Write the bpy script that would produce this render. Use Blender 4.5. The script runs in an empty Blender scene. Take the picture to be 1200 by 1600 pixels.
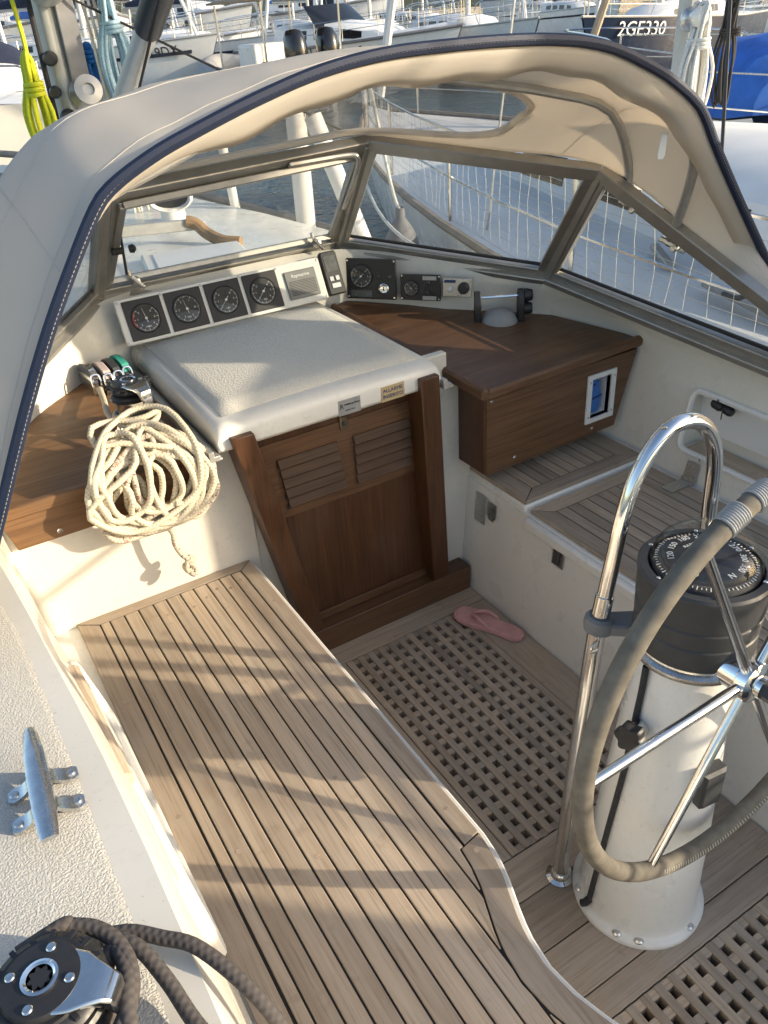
import bpy, math, random
import numpy as np
from mathutils import Vector, Matrix
random.seed(7); rng = np.random.RandomState(7)
R = math.radians
SC = bpy.context.scene
COL = SC.collection
# ------------------------------------------------------------------ camera
cam = bpy.data.cameras.new('camera'); camo = bpy.data.objects.new('camera', cam); COL.objects.link(camo)
CR = ((0.84999305, -0.32372782, 0.41558647), (-0.52338003, -0.42928923, 0.73605985), (-0.05987625, -0.84315541, -0.53432554))
camo.matrix_world = Matrix(((CR[0][0], -CR[0][1], -CR[0][2], 0), (CR[1][0], -CR[1][1], -CR[1][2], 0), (CR[2][0], -CR[2][1], -CR[2][2], 1.85), (0, 0, 0, 1)))
cam.sensor_fit = 'VERTICAL'; cam.sensor_height = 24; cam.sensor_width = 18; cam.lens = 24 * 1251.66 / 1600
cam.clip_start = 0.02; cam.clip_end = 3000
SC.camera = camo
# ------------------------------------------------------------------ sky, sun, exposure
SUN = Vector((0.7124, -0.6415, 0.287)).normalized()          # towards the sun
W = bpy.data.worlds.new('World'); SC.world = W; W.use_nodes = True
wn = W.node_tree.nodes; wl = W.node_tree.links
sky = wn.new('ShaderNodeTexSky'); sky.sky_type = 'NISHITA'; sky.sun_disc = False
sky.sun_elevation = math.asin(SUN.z); sky.sun_rotation = math.atan2(SUN.x, SUN.y)
sky.air_density = 1.0; sky.dust_density = 2.0; sky.ozone_density = 1.0
wn['Background'].inputs[1].default_value = 0.15
wl.new(sky.outputs[0], wn['Background'].inputs[0])
sl = bpy.data.lights.new('sun', 'SUN'); sl.energy = 3.3; sl.angle = R(0.6); sl.color = (1.0, 0.85, 0.63)
so = bpy.data.objects.new('sun', sl); COL.objects.link(so)
so.rotation_euler = SUN.to_track_quat('Z', 'Y').to_euler(); so.location = (6, -6, 6)
SC.view_settings.view_transform = 'Standard'; SC.view_settings.look = 'None'; SC.view_settings.gamma = 1
SC.view_settings.exposure = 0.95
SC.cycles.max_bounces = 8; SC.cycles.transparent_max_bounces = 16
SC.cycles.caustics_reflective = False; SC.cycles.caustics_refractive = False
# ------------------------------------------------------------------ materials
MATS = {}
class NT:
    def __init__(s, name):
        s.m = bpy.data.materials.new(name); s.m.use_nodes = True
        s.n = s.m.node_tree.nodes; s.l = s.m.node_tree.links
        s.b = s.n['Principled BSDF']; s.out = s.n['Material Output']; MATS[name] = s.m
    def node(s, t, **k):
        x = s.n.new(t)
        for a, v in k.items():
            if a.startswith('i_'): x.inputs[a[2:].replace('_', ' ')].default_value = v
            else: setattr(x, a, v)
        return x
    def link(s, a, b): s.l.new(a, b)
    def coords(s, kind='Object', scale=(1, 1, 1), rnd=False):
        t = s.node('ShaderNodeTexCoord'); mp = s.node('ShaderNodeMapping'); mp.inputs['Scale'].default_value = scale
        src = t.outputs[kind]
        if rnd:
            oi = s.node('ShaderNodeObjectInfo'); m = s.node('ShaderNodeMath', operation='MULTIPLY'); m.inputs[1].default_value = 37.0
            s.link(oi.outputs['Random'], m.inputs[0])
            ad = s.node('ShaderNodeVectorMath', operation='ADD'); s.link(src, ad.inputs[0]); s.link(m.outputs[0], ad.inputs[1]); src = ad.outputs[0]
        s.link(src, mp.inputs['Vector']); return mp.outputs[0]
    def noise(s, vec, scale, detail=4, rough=.55, out=0):
        x = s.node('ShaderNodeTexNoise'); x.inputs['Scale'].default_value = scale; x.inputs['Detail'].default_value = detail; x.inputs['Roughness'].default_value = rough
        s.link(vec, x.inputs['Vector']); return x.outputs[out]
    def ramp(s, fac, stops):
        x = s.node('ShaderNodeValToRGB'); e = x.color_ramp.elements
        while len(e) < len(stops): e.new(0.5)
        for k, (p, c) in enumerate(stops):
            e[k].position = p; e[k].color = (*c, 1) if not isinstance(c, (int, float)) else (c, c, c, 1)
        s.link(fac, x.inputs[0]); return x.outputs[0]
    def mix(s, fac, a, b, mode='MIX'):
        x = s.node('ShaderNodeMix', data_type='RGBA', blend_type=mode)
        for sock, v in ((x.inputs[0], fac), (x.inputs[6], a), (x.inputs[7], b)):
            if hasattr(v, 'is_output'): s.link(v, sock)
            elif isinstance(v, (int, float)): sock.default_value = v
            else: sock.default_value = (*v, 1)
        return x.outputs[2]
    def bump(s, h, strength, dist=.002):
        x = s.node('ShaderNodeBump'); x.inputs['Strength'].default_value = strength; x.inputs['Distance'].default_value = dist
        s.link(h, x.inputs['Height']); s.link(x.outputs[0], s.b.inputs['Normal']); return x
    def col(s, v):
        if hasattr(v, 'is_output'): s.link(v, s.b.inputs['Base Color'])
        else: s.b.inputs['Base Color'].default_value = (*v, 1)
    def rough(s, v):
        if hasattr(v, 'is_output'): s.link(v, s.b.inputs['Roughness'])
        else: s.b.inputs['Roughness'].default_value = v
def simple(name, c, rough=.5, metal=0, coat=0, var=.08, scale=30, bump=0):
    t = NT(name); v = t.coords()
    n = t.noise(v, scale, 5)
    lo = tuple(max(0, x * (1 - var)) for x in c); hi = tuple(min(1, x * (1 + var)) for x in c)
    t.col(t.ramp(n, [(.3, lo), (.7, hi)]))
    r = t.ramp(t.noise(v, scale * 2.3, 4), [(.3, max(0, rough - .06)), (.75, min(1, rough + .1))]); t.rough(r)
    t.b.inputs['Metallic'].default_value = metal; t.b.inputs['Coat Weight'].default_value = coat; t.b.inputs['Coat Roughness'].default_value = .12
    if bump: t.bump(n, bump, .001)
    return t
def gelcoat(name, c):
    t = NT(name); v = t.coords()
    big = t.noise(v, 2.2, 5); fine = t.noise(v, 45, 6)
    a = t.mix(t.ramp(big, [(.35, 0), (.7, 1)]), c, tuple(x * .93 for x in c))
    a = t.mix(t.ramp(fine, [(.55, 0), (.8, .35)]), a, tuple(x * k for x, k in zip(c, (.80, .77, .70))))
    sc = t.noise(t.coords('Object', (3, 14, 5)), 7, 6, .7); a = t.mix(t.ramp(sc, [(.60, 0), (.70, .35)]), a, tuple(x * k for x, k in zip(c, (.70, .66, .58))))
    sp_ = t.noise(v, 160, 2); a = t.mix(t.ramp(sp_, [(.70, 0), (.76, .5)]), a, (.30, .26, .20))
    t.col(a); t.rough(t.ramp(t.noise(v, 9, 5), [(.3, .24), (.75, .42)])); t.b.inputs['Coat Weight'].default_value = .15
    t.bump(t.noise(v, 14, 2), .06, .004)
gelcoat('gelcoat', (.77, .735, .655))
gelcoat('gelcoat_white', (.80, .785, .74))
def nonskid(name, c, sc, st):
    t = NT(name); v = t.coords()
    n1 = t.noise(v, sc, 2, .5); n2 = t.noise(v, sc * .5, 2); h = t.ramp(n1, [(.38, 0), (.6, 1)])
    a = t.mix(h, tuple(x * .86 for x in c), c); a = t.mix(t.ramp(t.noise(v, 3, 5), [(.4, 0), (.75, .5)]), a, tuple(x * .82 for x in c))
    t.col(a); t.rough(.5); t.bump(h, st, .0016)
nonskid('nonskid_deck', (.58, .565, .52), 310, .6)
nonskid('nonskid_hatch', (.80, .77, .69), 190, .55)
def teak(name, axis, light, dark, pores=.5, rough=.7):
    t = NT(name); sc = [60, 60, 60]; sc[axis] = 2.2
    v = t.coords('Object', tuple(sc), True); g = t.noise(v, 1, 7, .65)
    sc2 = [240, 240, 240]; sc2[axis] = 7; v2 = t.coords('Object', tuple(sc2), True); p = t.noise(v2, 1, 3, .6)
    v3 = t.coords('Object', (1, 1, 1), True); bl = t.noise(v3, 9, 5)
    a = t.ramp(g, [(.28, dark), (.5, tuple((x + y) / 2 for x, y in zip(light, dark))), (.72, light)])
    a = t.mix(t.ramp(p, [(.52, 0), (.68, pores)]), a, tuple(x * .55 for x in dark))
    oi = t.node('ShaderNodeObjectInfo'); k = t.ramp(oi.outputs['Random'], [(0, (.70, .69, .68)), (.5, (.95, .94, .93)), (1, (1.14, 1.10, 1.04))])
    a = t.mix(1, a, k, 'MULTIPLY')
    a = t.mix(t.ramp(bl, [(.45, 0), (.75, .38)]), a, (.42, .375, .32))
    st = t.noise(v3, 17, 4); a = t.mix(t.ramp(st, [(.62, 0), (.72, .4)]), a, tuple(x * .6 for x in dark))
    t.col(a); t.rough(rough); t.bump(g, .25, .0012)
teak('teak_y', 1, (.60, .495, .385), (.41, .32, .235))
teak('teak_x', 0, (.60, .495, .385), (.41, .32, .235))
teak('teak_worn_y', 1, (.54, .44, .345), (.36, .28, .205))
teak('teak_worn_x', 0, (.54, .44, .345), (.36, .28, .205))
def varnish(name, axis, light, dark, rough=.32):
    t = NT(name); sc = [34, 34, 34]; sc[axis] = 1.5
    v = t.coords('Object', tuple(sc), True); g = t.noise(v, 1, 8, .68)
    sc2 = [160, 160, 160]; sc2[axis] = 5; p = t.noise(t.coords('Object', tuple(sc2), True), 1, 4, .6)
    a = t.ramp(g, [(.25, dark), (.5, tuple((x * .6 + y * .4) for x, y in zip(light, dark))), (.75, light)])
    a = t.mix(t.ramp(p, [(.45, 0), (.7, .55)]), a, tuple(x * .5 for x in dark))
    w = t.noise(t.coords(), 7, 6); a = t.mix(t.ramp(w, [(.5, 0), (.8, .3)]), a, (.13, .085, .055))
    t.col(a); t.rough(t.ramp(w, [(.3, rough), (.75, rough + .25)])); t.bump(p, .12, .0008)
varnish('mahogany_x', 0, (.185, .094, .045), (.075, .035, .016))
varnish('mahogany_z', 2, (.115, .048, .019), (.045, .018, .008))
varnish('mahogany_y', 1, (.185, .094, .045), (.075, .035, .016))
varnish('counter_x', 0, (.24, .13, .06), (.115, .055, .023), .4)
simple('caulk', (.012, .012, .012), .7, scale=80)
simple('bedding', (.05, .045, .04), .9)
simple('stainless', (.74, .73, .71), .13, 1, var=.05, scale=60)
varnish('mahogany_dull', 0, (.11, .062, .034), (.05, .025, .013), .62)
simple('steel_dark', (.36, .36, .36), .22, 1, var=.15, scale=30)
simple('chrome', (.80, .80, .80), .07, 1, var=.03, scale=40)
simple('brushed', (.60, .59, .57), .3, 1, var=.1, scale=90)
simple('aluminium', (.42, .405, .375), .38, .75, var=.08, scale=25)
simple('alu_light', (.55, .54, .51), .42, .6, var=.08, scale=25)
simple('rubber', (.018, .018, .02), .65, var=.2, scale=60)
simple('black_plastic', (.022, .022, .024), .42, var=.15, scale=50)
simple('grey_plastic', (.16, .165, .17), .5, var=.1)
simple('dark_grey', (.045, .046, .048), .5, var=.12)
simple('white_paint', (.78, .77, .74), .35, var=.04, scale=12)
simple('ink', (.85, .85, .83), .6, var=.02)
simple('ink_black', (.02, .02, .025), .6, var=.02)
simple('ink_blue', (.03, .05, .16), .6, var=.02)
simple('ink_red', (.45, .05, .03), .6, var=.02)
simple('plate_gold', (.55, .43, .24), .45, .2, var=.08)
simple('plate_grey', (.42, .43, .44), .4, .5, var=.1)
simple('dial_face', (.028, .03, .03), .5, var=.1)
simple('display', (.10, .11, .11), .25, var=.1)
simple('navy_trim', (.006, .014, .042), .6, var=.15, scale=120)
simple('thread', (.55, .52, .45), .8)
simple('leather', (.14, .125, .10), .78, var=.28, scale=38, bump=.3)
simple('whipping', (.34, .34, .34), .8, var=.12, scale=80)
simple('pink_rubber', (.68, .36, .34), .75, var=.14, scale=24, bump=.2)
simple('blue_plastic', (.05, .18, .52), .5, var=.12)
simple('blue_cover', (.02, .12, .48), .7, var=.2, scale=6, bump=.2)
simple('yellow_rope', (.60, .62, .02), .7, var=.15, scale=90)
simple('green_cap', (.05, .36, .27), .45)
simple('pinkgrey_cap', (.55, .45, .43), .5)
simple('lightblue_rope', (.34, .50, .58), .7, var=.25, scale=120)
simple('blue_rope', (.03, .20, .55), .7, var=.2, scale=90)
simple('red_rope', (.45, .14, .12), .75, var=.25, scale=120)
simple('black_rope', (.03, .03, .032), .8, var=.25, scale=120)
simple('grey_rope', (.45, .44, .42), .8, var=.2, scale=90)
simple('white_rope', (.70, .69, .64), .75, var=.15, scale=90)
simple('wire', (.45, .45, .44), .4, .8, var=.1)
simple('cleat_metal', (.62, .62, .61), .24, 1, var=.12, scale=50)
simple('net', (.50, .50, .49), .7)
simple('hull_white', (.82, .82, .80), .28, var=.05, scale=1.5)
simple('hull_cream', (.66, .64, .58), .3, var=.05, scale=1.5)
simple('hull_navy', (.012, .022, .05), .22, var=.15, scale=2)
simple('antifoul', (.03, .035, .06), .8, var=.2, scale=6)
simple('deck_white', (.74, .74, .73), .55, var=.06, scale=3)
simple('deck_teak', (.30, .255, .205), .75, var=.2, scale=8)
simple('window_dark', (.012, .014, .018), .08, var=.1)
simple('spar', (.55, .54, .50), .4, .3, var=.08, scale=8)
simple('spar_white', (.74, .73, .70), .35, var=.05, scale=8)
simple('cover_navy', (.015, .022, .05), .8, var=.2, scale=8)
simple('cover_beige', (.48, .38, .27), .85, var=.12, scale=8)
simple('cover_tan', (.40, .27, .17), .85, var=.15, scale=8)
simple('cover_grey', (.22, .22, .23), .85, var=.15, scale=8)
simple('rib_grey', (.34, .34, .34), .6, var=.1, scale=5)
simple('outboard', (.014, .015, .018), .22, var=.15, coat=.5)
simple('stone', (.30, .265, .215), .9, var=.35, scale=4, bump=.5)
simple('hill_green', (.035, .045, .022), .95, var=.5, scale=.15, bump=.6)
simple('brass_wood', (.33, .21, .11), .5, var=.25, scale=25)
simple('bronze', (.23, .19, .13), .35, .9, var=.2, scale=60)
def ropemat(name, base, fleck=None, n=(5.5, 1.6)):
    t = NT(name); v = t.coords('UV', (1, 1, 1))
    w = t.node('ShaderNodeTexWave', wave_type='BANDS', bands_direction='DIAGONAL'); w.inputs['Scale'].default_value = 1.1; w.inputs['Distortion'].default_value = 0
    mp = t.coords('UV', (n[0], n[1], 1)); t.link(mp, w.inputs['Vector'])
    w2 = t.node('ShaderNodeTexWave', wave_type='BANDS', bands_direction='DIAGONAL'); w2.inputs['Scale'].default_value = 1.1
    mp2 = t.coords('UV', (n[0], -n[1], 1)); t.link(mp2, w2.inputs['Vector'])
    h = t.mix(.5, w.outputs['Color'], w2.outputs['Color'])
    c = t.mix(t.ramp(h, [(.2, 0), (.8, 1)]), tuple(x * .74 for x in base), base)
    if fleck:
        ck = t.node('ShaderNodeTexChecker'); ck.inputs['Scale'].default_value = 1; mp3 = t.coords('UV', (34, 5, 1)); t.link(mp3, ck.inputs['Vector'])
        nn = t.noise(t.coords('UV', (9, 1.2, 1)), 1, 2)
        nn2 = t.noise(t.coords('UV', (26, 3, 1)), 1, 1)
        f = t.node('ShaderNodeMath', operation='MULTIPLY'); t.link(ck.outputs['Fac'], f.inputs[0]); t.link(t.ramp(nn, [(.56, 0), (.60, 1)]), f.inputs[1])
        fc = t.mix(t.ramp(nn2, [(.48, 0), (.52, 1)]), fleck, (.04, .02, .05)); c = t.mix(f.outputs[0], c, fc)
    t.col(c); t.rough(.85); t.bump(h, .5, .0015)
ropemat('rope_cream', (.74, .66, .50))
simple('speaker_grey', (.21, .21, .205), .5)
ropemat('rope_fleck', (.64, .57, .45), (.30, .03, .05))
ropemat('rope_dark', (.085, .075, .072))
def cloth(name, c, trans):
    t = NT(name); v = t.coords(); t.col(t.mix(t.ramp(t.noise(v, 3, 6), [(.35, 0), (.75, .6)]), c, tuple(x * .86 for x in c)))
    t.rough(.9); t.b.inputs['Specular IOR Level'].default_value = .15
    w = t.noise(t.coords('Object', (1, 1, 1)), 420, 2); big = t.noise(v, 5, 4); hm = t.mix(.25, big, w); t.bump(hm, .22, .006)
    tr = t.node('ShaderNodeBsdfTranslucent'); tr.inputs[0].default_value = (*trans, 1)
    ms = t.node('ShaderNodeMixShader'); ms.inputs[0].default_value = .5
    t.link(t.b.outputs[0], ms.inputs[1]); t.link(tr.outputs[0], ms.inputs[2]); t.link(ms.outputs[0], t.out.inputs[0])
cloth('canvas', (.80, .77, .715), (.84, .765, .66))
def glassy(name, tint, clear, gl_rough=.02, cloud=0.):
    t = NT(name); t.n.remove(t.b)
    tp = t.node('ShaderNodeBsdfTransparent'); tp.inputs[0].default_value = (*tint, 1)
    gl = t.node('ShaderNodeBsdfGlossy'); gl.inputs['Roughness'].default_value = gl_rough
    lw = t.node('ShaderNodeLayerWeight'); p5 = t.node('ShaderNodeMath', operation='POWER'); p5.inputs[1].default_value = 4.5; t.link(lw.outputs['Facing'], p5.inputs[0])
    fr = t.node('ShaderNodeMath', operation='MULTIPLY_ADD'); fr.inputs[1].default_value = .75; fr.inputs[2].default_value = .035; t.link(p5.outputs[0], fr.inputs[0])
    ms = t.node('ShaderNodeMixShader'); t.link(fr.outputs[0], ms.inputs[0]); t.link(tp.outputs[0], ms.inputs[1]); t.link(gl.outputs[0], ms.inputs[2])
    last = ms.outputs[0]
    if cloud:
        df = t.node('ShaderNodeBsdfDiffuse'); df.inputs[0].default_value = (.55, .53, .50, 1)
        v = t.coords(); n = t.noise(v, 9, 6); m2 = t.node('ShaderNodeMixShader'); t.link(t.ramp(n, [(.3, cloud * .35), (.75, cloud)]), m2.inputs[0])
        t.link(last, m2.inputs[1]); t.link(df.outputs[0], m2.inputs[2]); last = m2.outputs[0]
        bp = t.node('ShaderNodeBump'); bp.inputs['Strength'].default_value = .5; bp.inputs['Distance'].default_value = .02
        t.link(t.noise(v, 5, 3), bp.inputs['Height']); t.link(bp.outputs[0], gl.inputs['Normal'])
    t.link(last, t.out.inputs[0])
glassy('pane_glass', (.90, .92, .92), 1, .01, .05)
glassy('clear_vinyl', (.80, .79, .77), 1, .07, .34)
glassy('dome_glass', (.93, .94, .94), 1, .01)
t = NT('water'); v = t.coords('Object', (1, 1, 1)); t.col((.06, .11, .14)); t.rough(.08); t.b.inputs['IOR'].default_value = 1.33
h = t.mix(.45, t.noise(t.coords('Object', (1, .6, 1)), 1.6, 4), t.noise(v, 6, 4)); t.bump(h, .5, .25)
# ------------------------------------------------------------------ mesh helpers
def V(*a): return np.array(a, float)
class MB:
    def __init__(s): s.v = []; s.f = []; s.uv = {}
    def add(s, vs, fs, uvs=None):
        o = len(s.v); s.v += [tuple(map(float, p)) for p in vs]
        for k, f in enumerate(fs):
            if uvs: s.uv[len(s.f)] = uvs[k]
            s.f.append(tuple(i + o for i in f))
        return s
    def frame(s, c, ax, ay, az, hx, hy, hz, ch=0.):
        c, ax, ay, az = map(np.asarray, (c, ax, ay, az))
        if ch <= 0:
            vs = [c + ax * hx * i + ay * hy * j + az * hz * k for k in (-1, 1) for j in (-1, 1) for i in (-1, 1)]
            return s.add(vs, [(0, 2, 3, 1), (4, 5, 7, 6), (0, 1, 5, 4), (2, 6, 7, 3), (0, 4, 6, 2), (1, 3, 7, 5)])
        ring = lambda x, y, z: [c + ax * a + ay * b + az * z for a, b in ((-x, -y + ch), (-x + ch, -y), (x - ch, -y), (x, -y + ch), (x, y - ch), (x - ch, y), (-x + ch, y), (-x, y - ch))]
        rin = lambda x, y, z: [c + ax * a + ay * b + az * z for a, b in ((-x + ch, -y + ch), (-x + ch, -y + ch), (x - ch, -y + ch), (x - ch, -y + ch), (x - ch, y - ch), (x - ch, y - ch), (-x + ch, y - ch), (-x + ch, y - ch))]
        rings = [ring(hx, hy, -hz + ch), ring(hx, hy, hz - ch)]
        vs = rings[0] + rings[1]
        top = [c + ax * a + ay * b + az * hz for a, b in ((-hx + ch, -hy + ch), (hx - ch, -hy + ch), (hx - ch, hy - ch), (-hx + ch, hy - ch))]
        bot = [c + ax * a + ay * b - az * hz for a, b in ((-hx + ch, -hy + ch), (hx - ch, -hy + ch), (hx - ch, hy - ch), (-hx + ch, hy - ch))]
        vs += top + bot
        fs = [(i, (i + 1) % 8, (i + 1) % 8 + 8, i + 8) for i in range(8)]
        fs += [(16, 17, 18, 19), (23, 22, 21, 20)]
        for k, (a, b, t0, t1) in enumerate(((1, 2, 0, 1), (3, 4, 1, 2), (5, 6, 2, 3), (7, 0, 3, 0))):
            fs.append((8 + a, 8 + b, 16 + t1, 16 + t0)); fs.append((b, a, 20 + t0, 20 + t1))
        for a, b, t0 in ((0, 1, 0), (2, 3, 1), (4, 5, 2), (6, 7, 3)):
            fs.append((8 + a, 8 + b, 16 + t0)); fs.append((b, a, 20 + t0))
        return s.add(vs, fs)
    def box(s, x0, x1, y0, y1, z0, z1, ch=0.):
        return s.frame(((x0 + x1) / 2, (y0 + y1) / 2, (z0 + z1) / 2), V(1, 0, 0), V(0, 1, 0), V(0, 0, 1), abs(x1 - x0) / 2, abs(y1 - y0) / 2, abs(z1 - z0) / 2, ch)
    def beam(s, a, b, w, h, up=(0, 0, 1), ch=0.):
        a, b = V(*a), V(*b); d = b - a; L = np.linalg.norm(d); d /= L
        sx = np.cross(d, V(*up)); sx /= np.linalg.norm(sx); u = np.cross(sx, d)
        return s.frame((a + b) / 2, sx, d, u, w / 2, L / 2, h / 2, ch)
    def rings(s, rs, closed=True, cap0=True, cap1=True, loop=False, uv=None):
        n = len(rs[0]); vs = [p for r in rs for p in r]; fs = []; uvs = []
        m = n if closed else n - 1; K = len(rs) if loop else len(rs) - 1
        for k in range(K):
            k2 = (k + 1) % len(rs)
            for i in range(m):
                j = (i + 1) % n; fs.append((k * n + i, k * n + j, k2 * n + j, k2 * n + i))
                if uv: uvs.append(((uv[k], i / m), (uv[k], (i + 1) / m), (uv[k + 1], (i + 1) / m), (uv[k + 1], i / m)))
        if closed and not loop:
            if cap0: fs.append(tuple(range(n - 1, -1, -1))); uvs.append([(0, 0)] * n)
            if cap1: fs.append(tuple((len(rs) - 1) * n + i for i in range(n))); uvs.append([(0, 0)] * n)
        return s.add(vs, fs, uvs if uv else None)
    def tube(s, path, r, seg=10, loop=False, uv=False, caps=True, squash=None):
        P = np.asarray(path, float); N = len(P)
        T = np.zeros_like(P)
        if loop: T = np.roll(P, -1, 0) - np.roll(P, 1, 0)
        else: T[1:-1] = P[2:] - P[:-2]; T[0] = P[1] - P[0]; T[-1] = P[-1] - P[-2]
        T /= np.maximum(np.linalg.norm(T, axis=1), 1e-9)[:, None]
        a = V(0, 0, 1) if abs(T[0][2]) < .9 else V(1, 0, 0)
        u = np.cross(T[0], a); u /= np.linalg.norm(u); rs = []
        L = [0.]
        for k in range(N):
            u = u - T[k] * u.dot(T[k]); u /= max(np.linalg.norm(u), 1e-9); w = np.cross(T[k], u)
            rr = r[k] if hasattr(r, '__len__') else r
            rs.append([P[k] + (u * math.cos(2 * math.pi * i / seg) + w * math.sin(2 * math.pi * i / seg)) * rr for i in range(seg)])
            if k: L.append(L[-1] + float(np.linalg.norm(P[k] - P[k - 1])))
        if loop: L.append(L[-1] + float(np.linalg.norm(P[0] - P[-1])))
        return s.rings(rs, True, caps, caps, loop, [x * 10 for x in L] if uv else None)
    def lathe(s, prof, c=(0, 0, 0), axis=(0, 0, 1), seg=24, ref=None, cap=True):
        ax = V(*axis); ax /= np.linalg.norm(ax); c = V(*c)
        a = V(*ref) if ref is not None else (V(1, 0, 0) if abs(ax[0]) < .9 else V(0, 1, 0))
        u = a - ax * a.dot(ax); u /= np.linalg.norm(u); w = np.cross(ax, u)
        rs = [[c + ax * h + (u * math.cos(2 * math.pi * i / seg) + w * math.sin(2 * math.pi * i / seg)) * max(r, 1e-4) for i in range(seg)] for r, h in prof]
        return s.rings(rs, True, cap, cap)
    def prism(s, poly, z0, z1, ch=0., o=(0, 0, 0), ax=(1, 0, 0), ay=(0, 1, 0)):
        P = [V(*p) for p in poly]; n = len(P); area = sum(P[i][0] * P[(i + 1) % n][1] - P[(i + 1) % n][0] * P[i][1] for i in range(n))
        if area < 0: P = P[::-1]
        o, ax, ay = V(*o), V(*ax), V(*ay); az = np.cross(ax, ay)
        lift = lambda Q, z: [o + ax * q[0] + ay * q[1] + az * z for q in Q]
        if ch > 0:
            I = []
            for i in range(n):
                e0 = P[i] - P[i - 1]; e1 = P[(i + 1) % n] - P[i]; e0 = e0 / max(np.linalg.norm(e0), 1e-9); e1 = e1 / max(np.linalg.norm(e1), 1e-9)
                n0 = V(-e0[1], e0[0]); n1 = V(-e1[1], e1[0]); b = n0 + n1; b = b / max(np.linalg.norm(b), 1e-6)
                I.append(P[i] + b * ch / max(b.dot(n0), .4))
            return s.rings([lift(P, z0), lift(P, z1 - ch), lift(I, z1)])
        return s.rings([lift(P, z0), lift(P, z1)])
    def sheet(s, G, thick=0):
        n, m = len(G), len(G[0]); vs = [p for r in G for p in r]
        fs = [(i * m + j, i * m + j + 1, (i + 1) * m + j + 1, (i + 1) * m + j) for i in range(n - 1) for j in range(m - 1)]
        return s.add(vs, fs)
    def build(s, name, mat, parent=None, smooth=35, bevel=0, solid=0):
        me = bpy.data.meshes.new(name); me.from_pydata(s.v, [], s.f); me.update()
        if s.uv:
            ul = me.uv_layers.new(name='UVMap')
            for p in me.polygons:
                q = s.uv.get(p.index)
                if q:
                    for k, li in enumerate(p.loop_indices): ul.data[li].uv = q[k]
        if smooth:
            me.polygons.foreach_set('use_smooth', [True] * len(me.polygons)); me.set_sharp_from_angle(angle=R(smooth))
        me.materials.append(MATS[mat])
        o = bpy.data.objects.new(name, me); COL.objects.link(o)
        if solid:
            md = o.modifiers.new('thickness', 'SOLIDIFY'); md.thickness = solid; md.offset = 0
        if bevel:
            md = o.modifiers.new('edges', 'BEVEL'); md.width = bevel; md.segments = 2; md.limit_method = 'ANGLE'; md.angle_limit = R(40)
        if parent is not None: adopt(o, parent)
        return o
def wmat(o):
    m = Matrix.LocRotScale(o.location, o.rotation_euler, o.scale)
    return wmat(o.parent) @ o.matrix_parent_inverse @ m if o.parent else m
def adopt(o, parent):
    o.parent = parent; o.matrix_parent_inverse = wmat(parent).inverted()
def tag(o, label=None, cat=None, group=None, kind=None):
    if label: o['label'] = label
    if cat: o['category'] = cat
    if group: o['group'] = group
    if kind: o['kind'] = kind
    return o
def thing(name, label, cat, loc=(0, 0, 0), group=None, parent=None):
    o = bpy.data.objects.new(name, None); COL.objects.link(o); o.location = loc; o.empty_display_size = .05
    return tag(o, label, cat, group)
def copy_tree(o, parent=None):
    c = o.copy(); COL.objects.link(c)
    if parent is not None: c.parent = parent
    for ch in [x for x in list(bpy.data.objects) if x.parent == o]: copy_tree(ch, c)
    return c
def cr(pts, n=8, loop=False):
    P = [V(*p) for p in pts]; N = len(P); out = []
    for i in range(N if loop else N - 1):
        if loop: a, b, c, d = P[i - 1], P[i], P[(i + 1) % N], P[(i + 2) % N]
        else: a, b, c, d = P[max(i - 1, 0)], P[i], P[i + 1], P[min(i + 2, N - 1)]
        for k in range(n):
            t = k / n; out.append(.5 * (2 * b + (c - a) * t + (2 * a - 5 * b + 4 * c - d) * t * t + (3 * b - a - 3 * c + d) * t ** 3))
    if not loop: out.append(P[-1])
    return out
def resample(P, s):
    P = np.asarray(P, float); L = np.r_[0, np.cumsum(np.linalg.norm(np.diff(P, axis=0), axis=1))]; L /= L[-1]
    return np.array([[np.interp(t, L, P[:, k]) for k in range(3)] for t in s])
def text(name, body, size, o, ax, ay, mat, parent=None, depth=.0004, align='CENTER'):
    ax, ay = Vector(ax).normalized(), Vector(ay).normalized(); az = ax.cross(ay)
    cu = bpy.data.curves.new(name, 'FONT'); cu.body = body; cu.size = size; cu.extrude = depth; cu.align_x = align; cu.align_y = 'CENTER'; cu.resolution_u = 3
    tmp = bpy.data.objects.new('tmp', cu); COL.objects.link(tmp); dg = bpy.context.evaluated_depsgraph_get()
    me = bpy.data.meshes.new_from_object(tmp.evaluated_get(dg)); bpy.data.objects.remove(tmp); me.materials.clear(); me.materials.append(MATS[mat])
    M = Matrix((( ax.x, ay.x, az.x, o[0]), (ax.y, ay.y, az.y, o[1]), (ax.z, ay.z, az.z, o[2]), (0, 0, 0, 1))); me.transform(M)
    ob = bpy.data.objects.new(name, me); COL.objects.link(ob)
    if parent is not None: adopt(ob, parent)
    return ob
def screw(o, n, r, parent, mat='stainless', name='screw'):
    m = MB().lathe([(r, 0), (r, r * .25), (r * .75, r * .5), (r * .01, r * .55)], o, n, 10)
    return m.build(name, mat, parent)
# ------------------------------------------------------------------ water
o = MB().sheet([[(x, y, -.40) for x in np.linspace(-900, 900, 3)] for y in np.linspace(-900, 900, 3)]).build('water', 'water'); tag(o, kind='structure')
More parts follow.
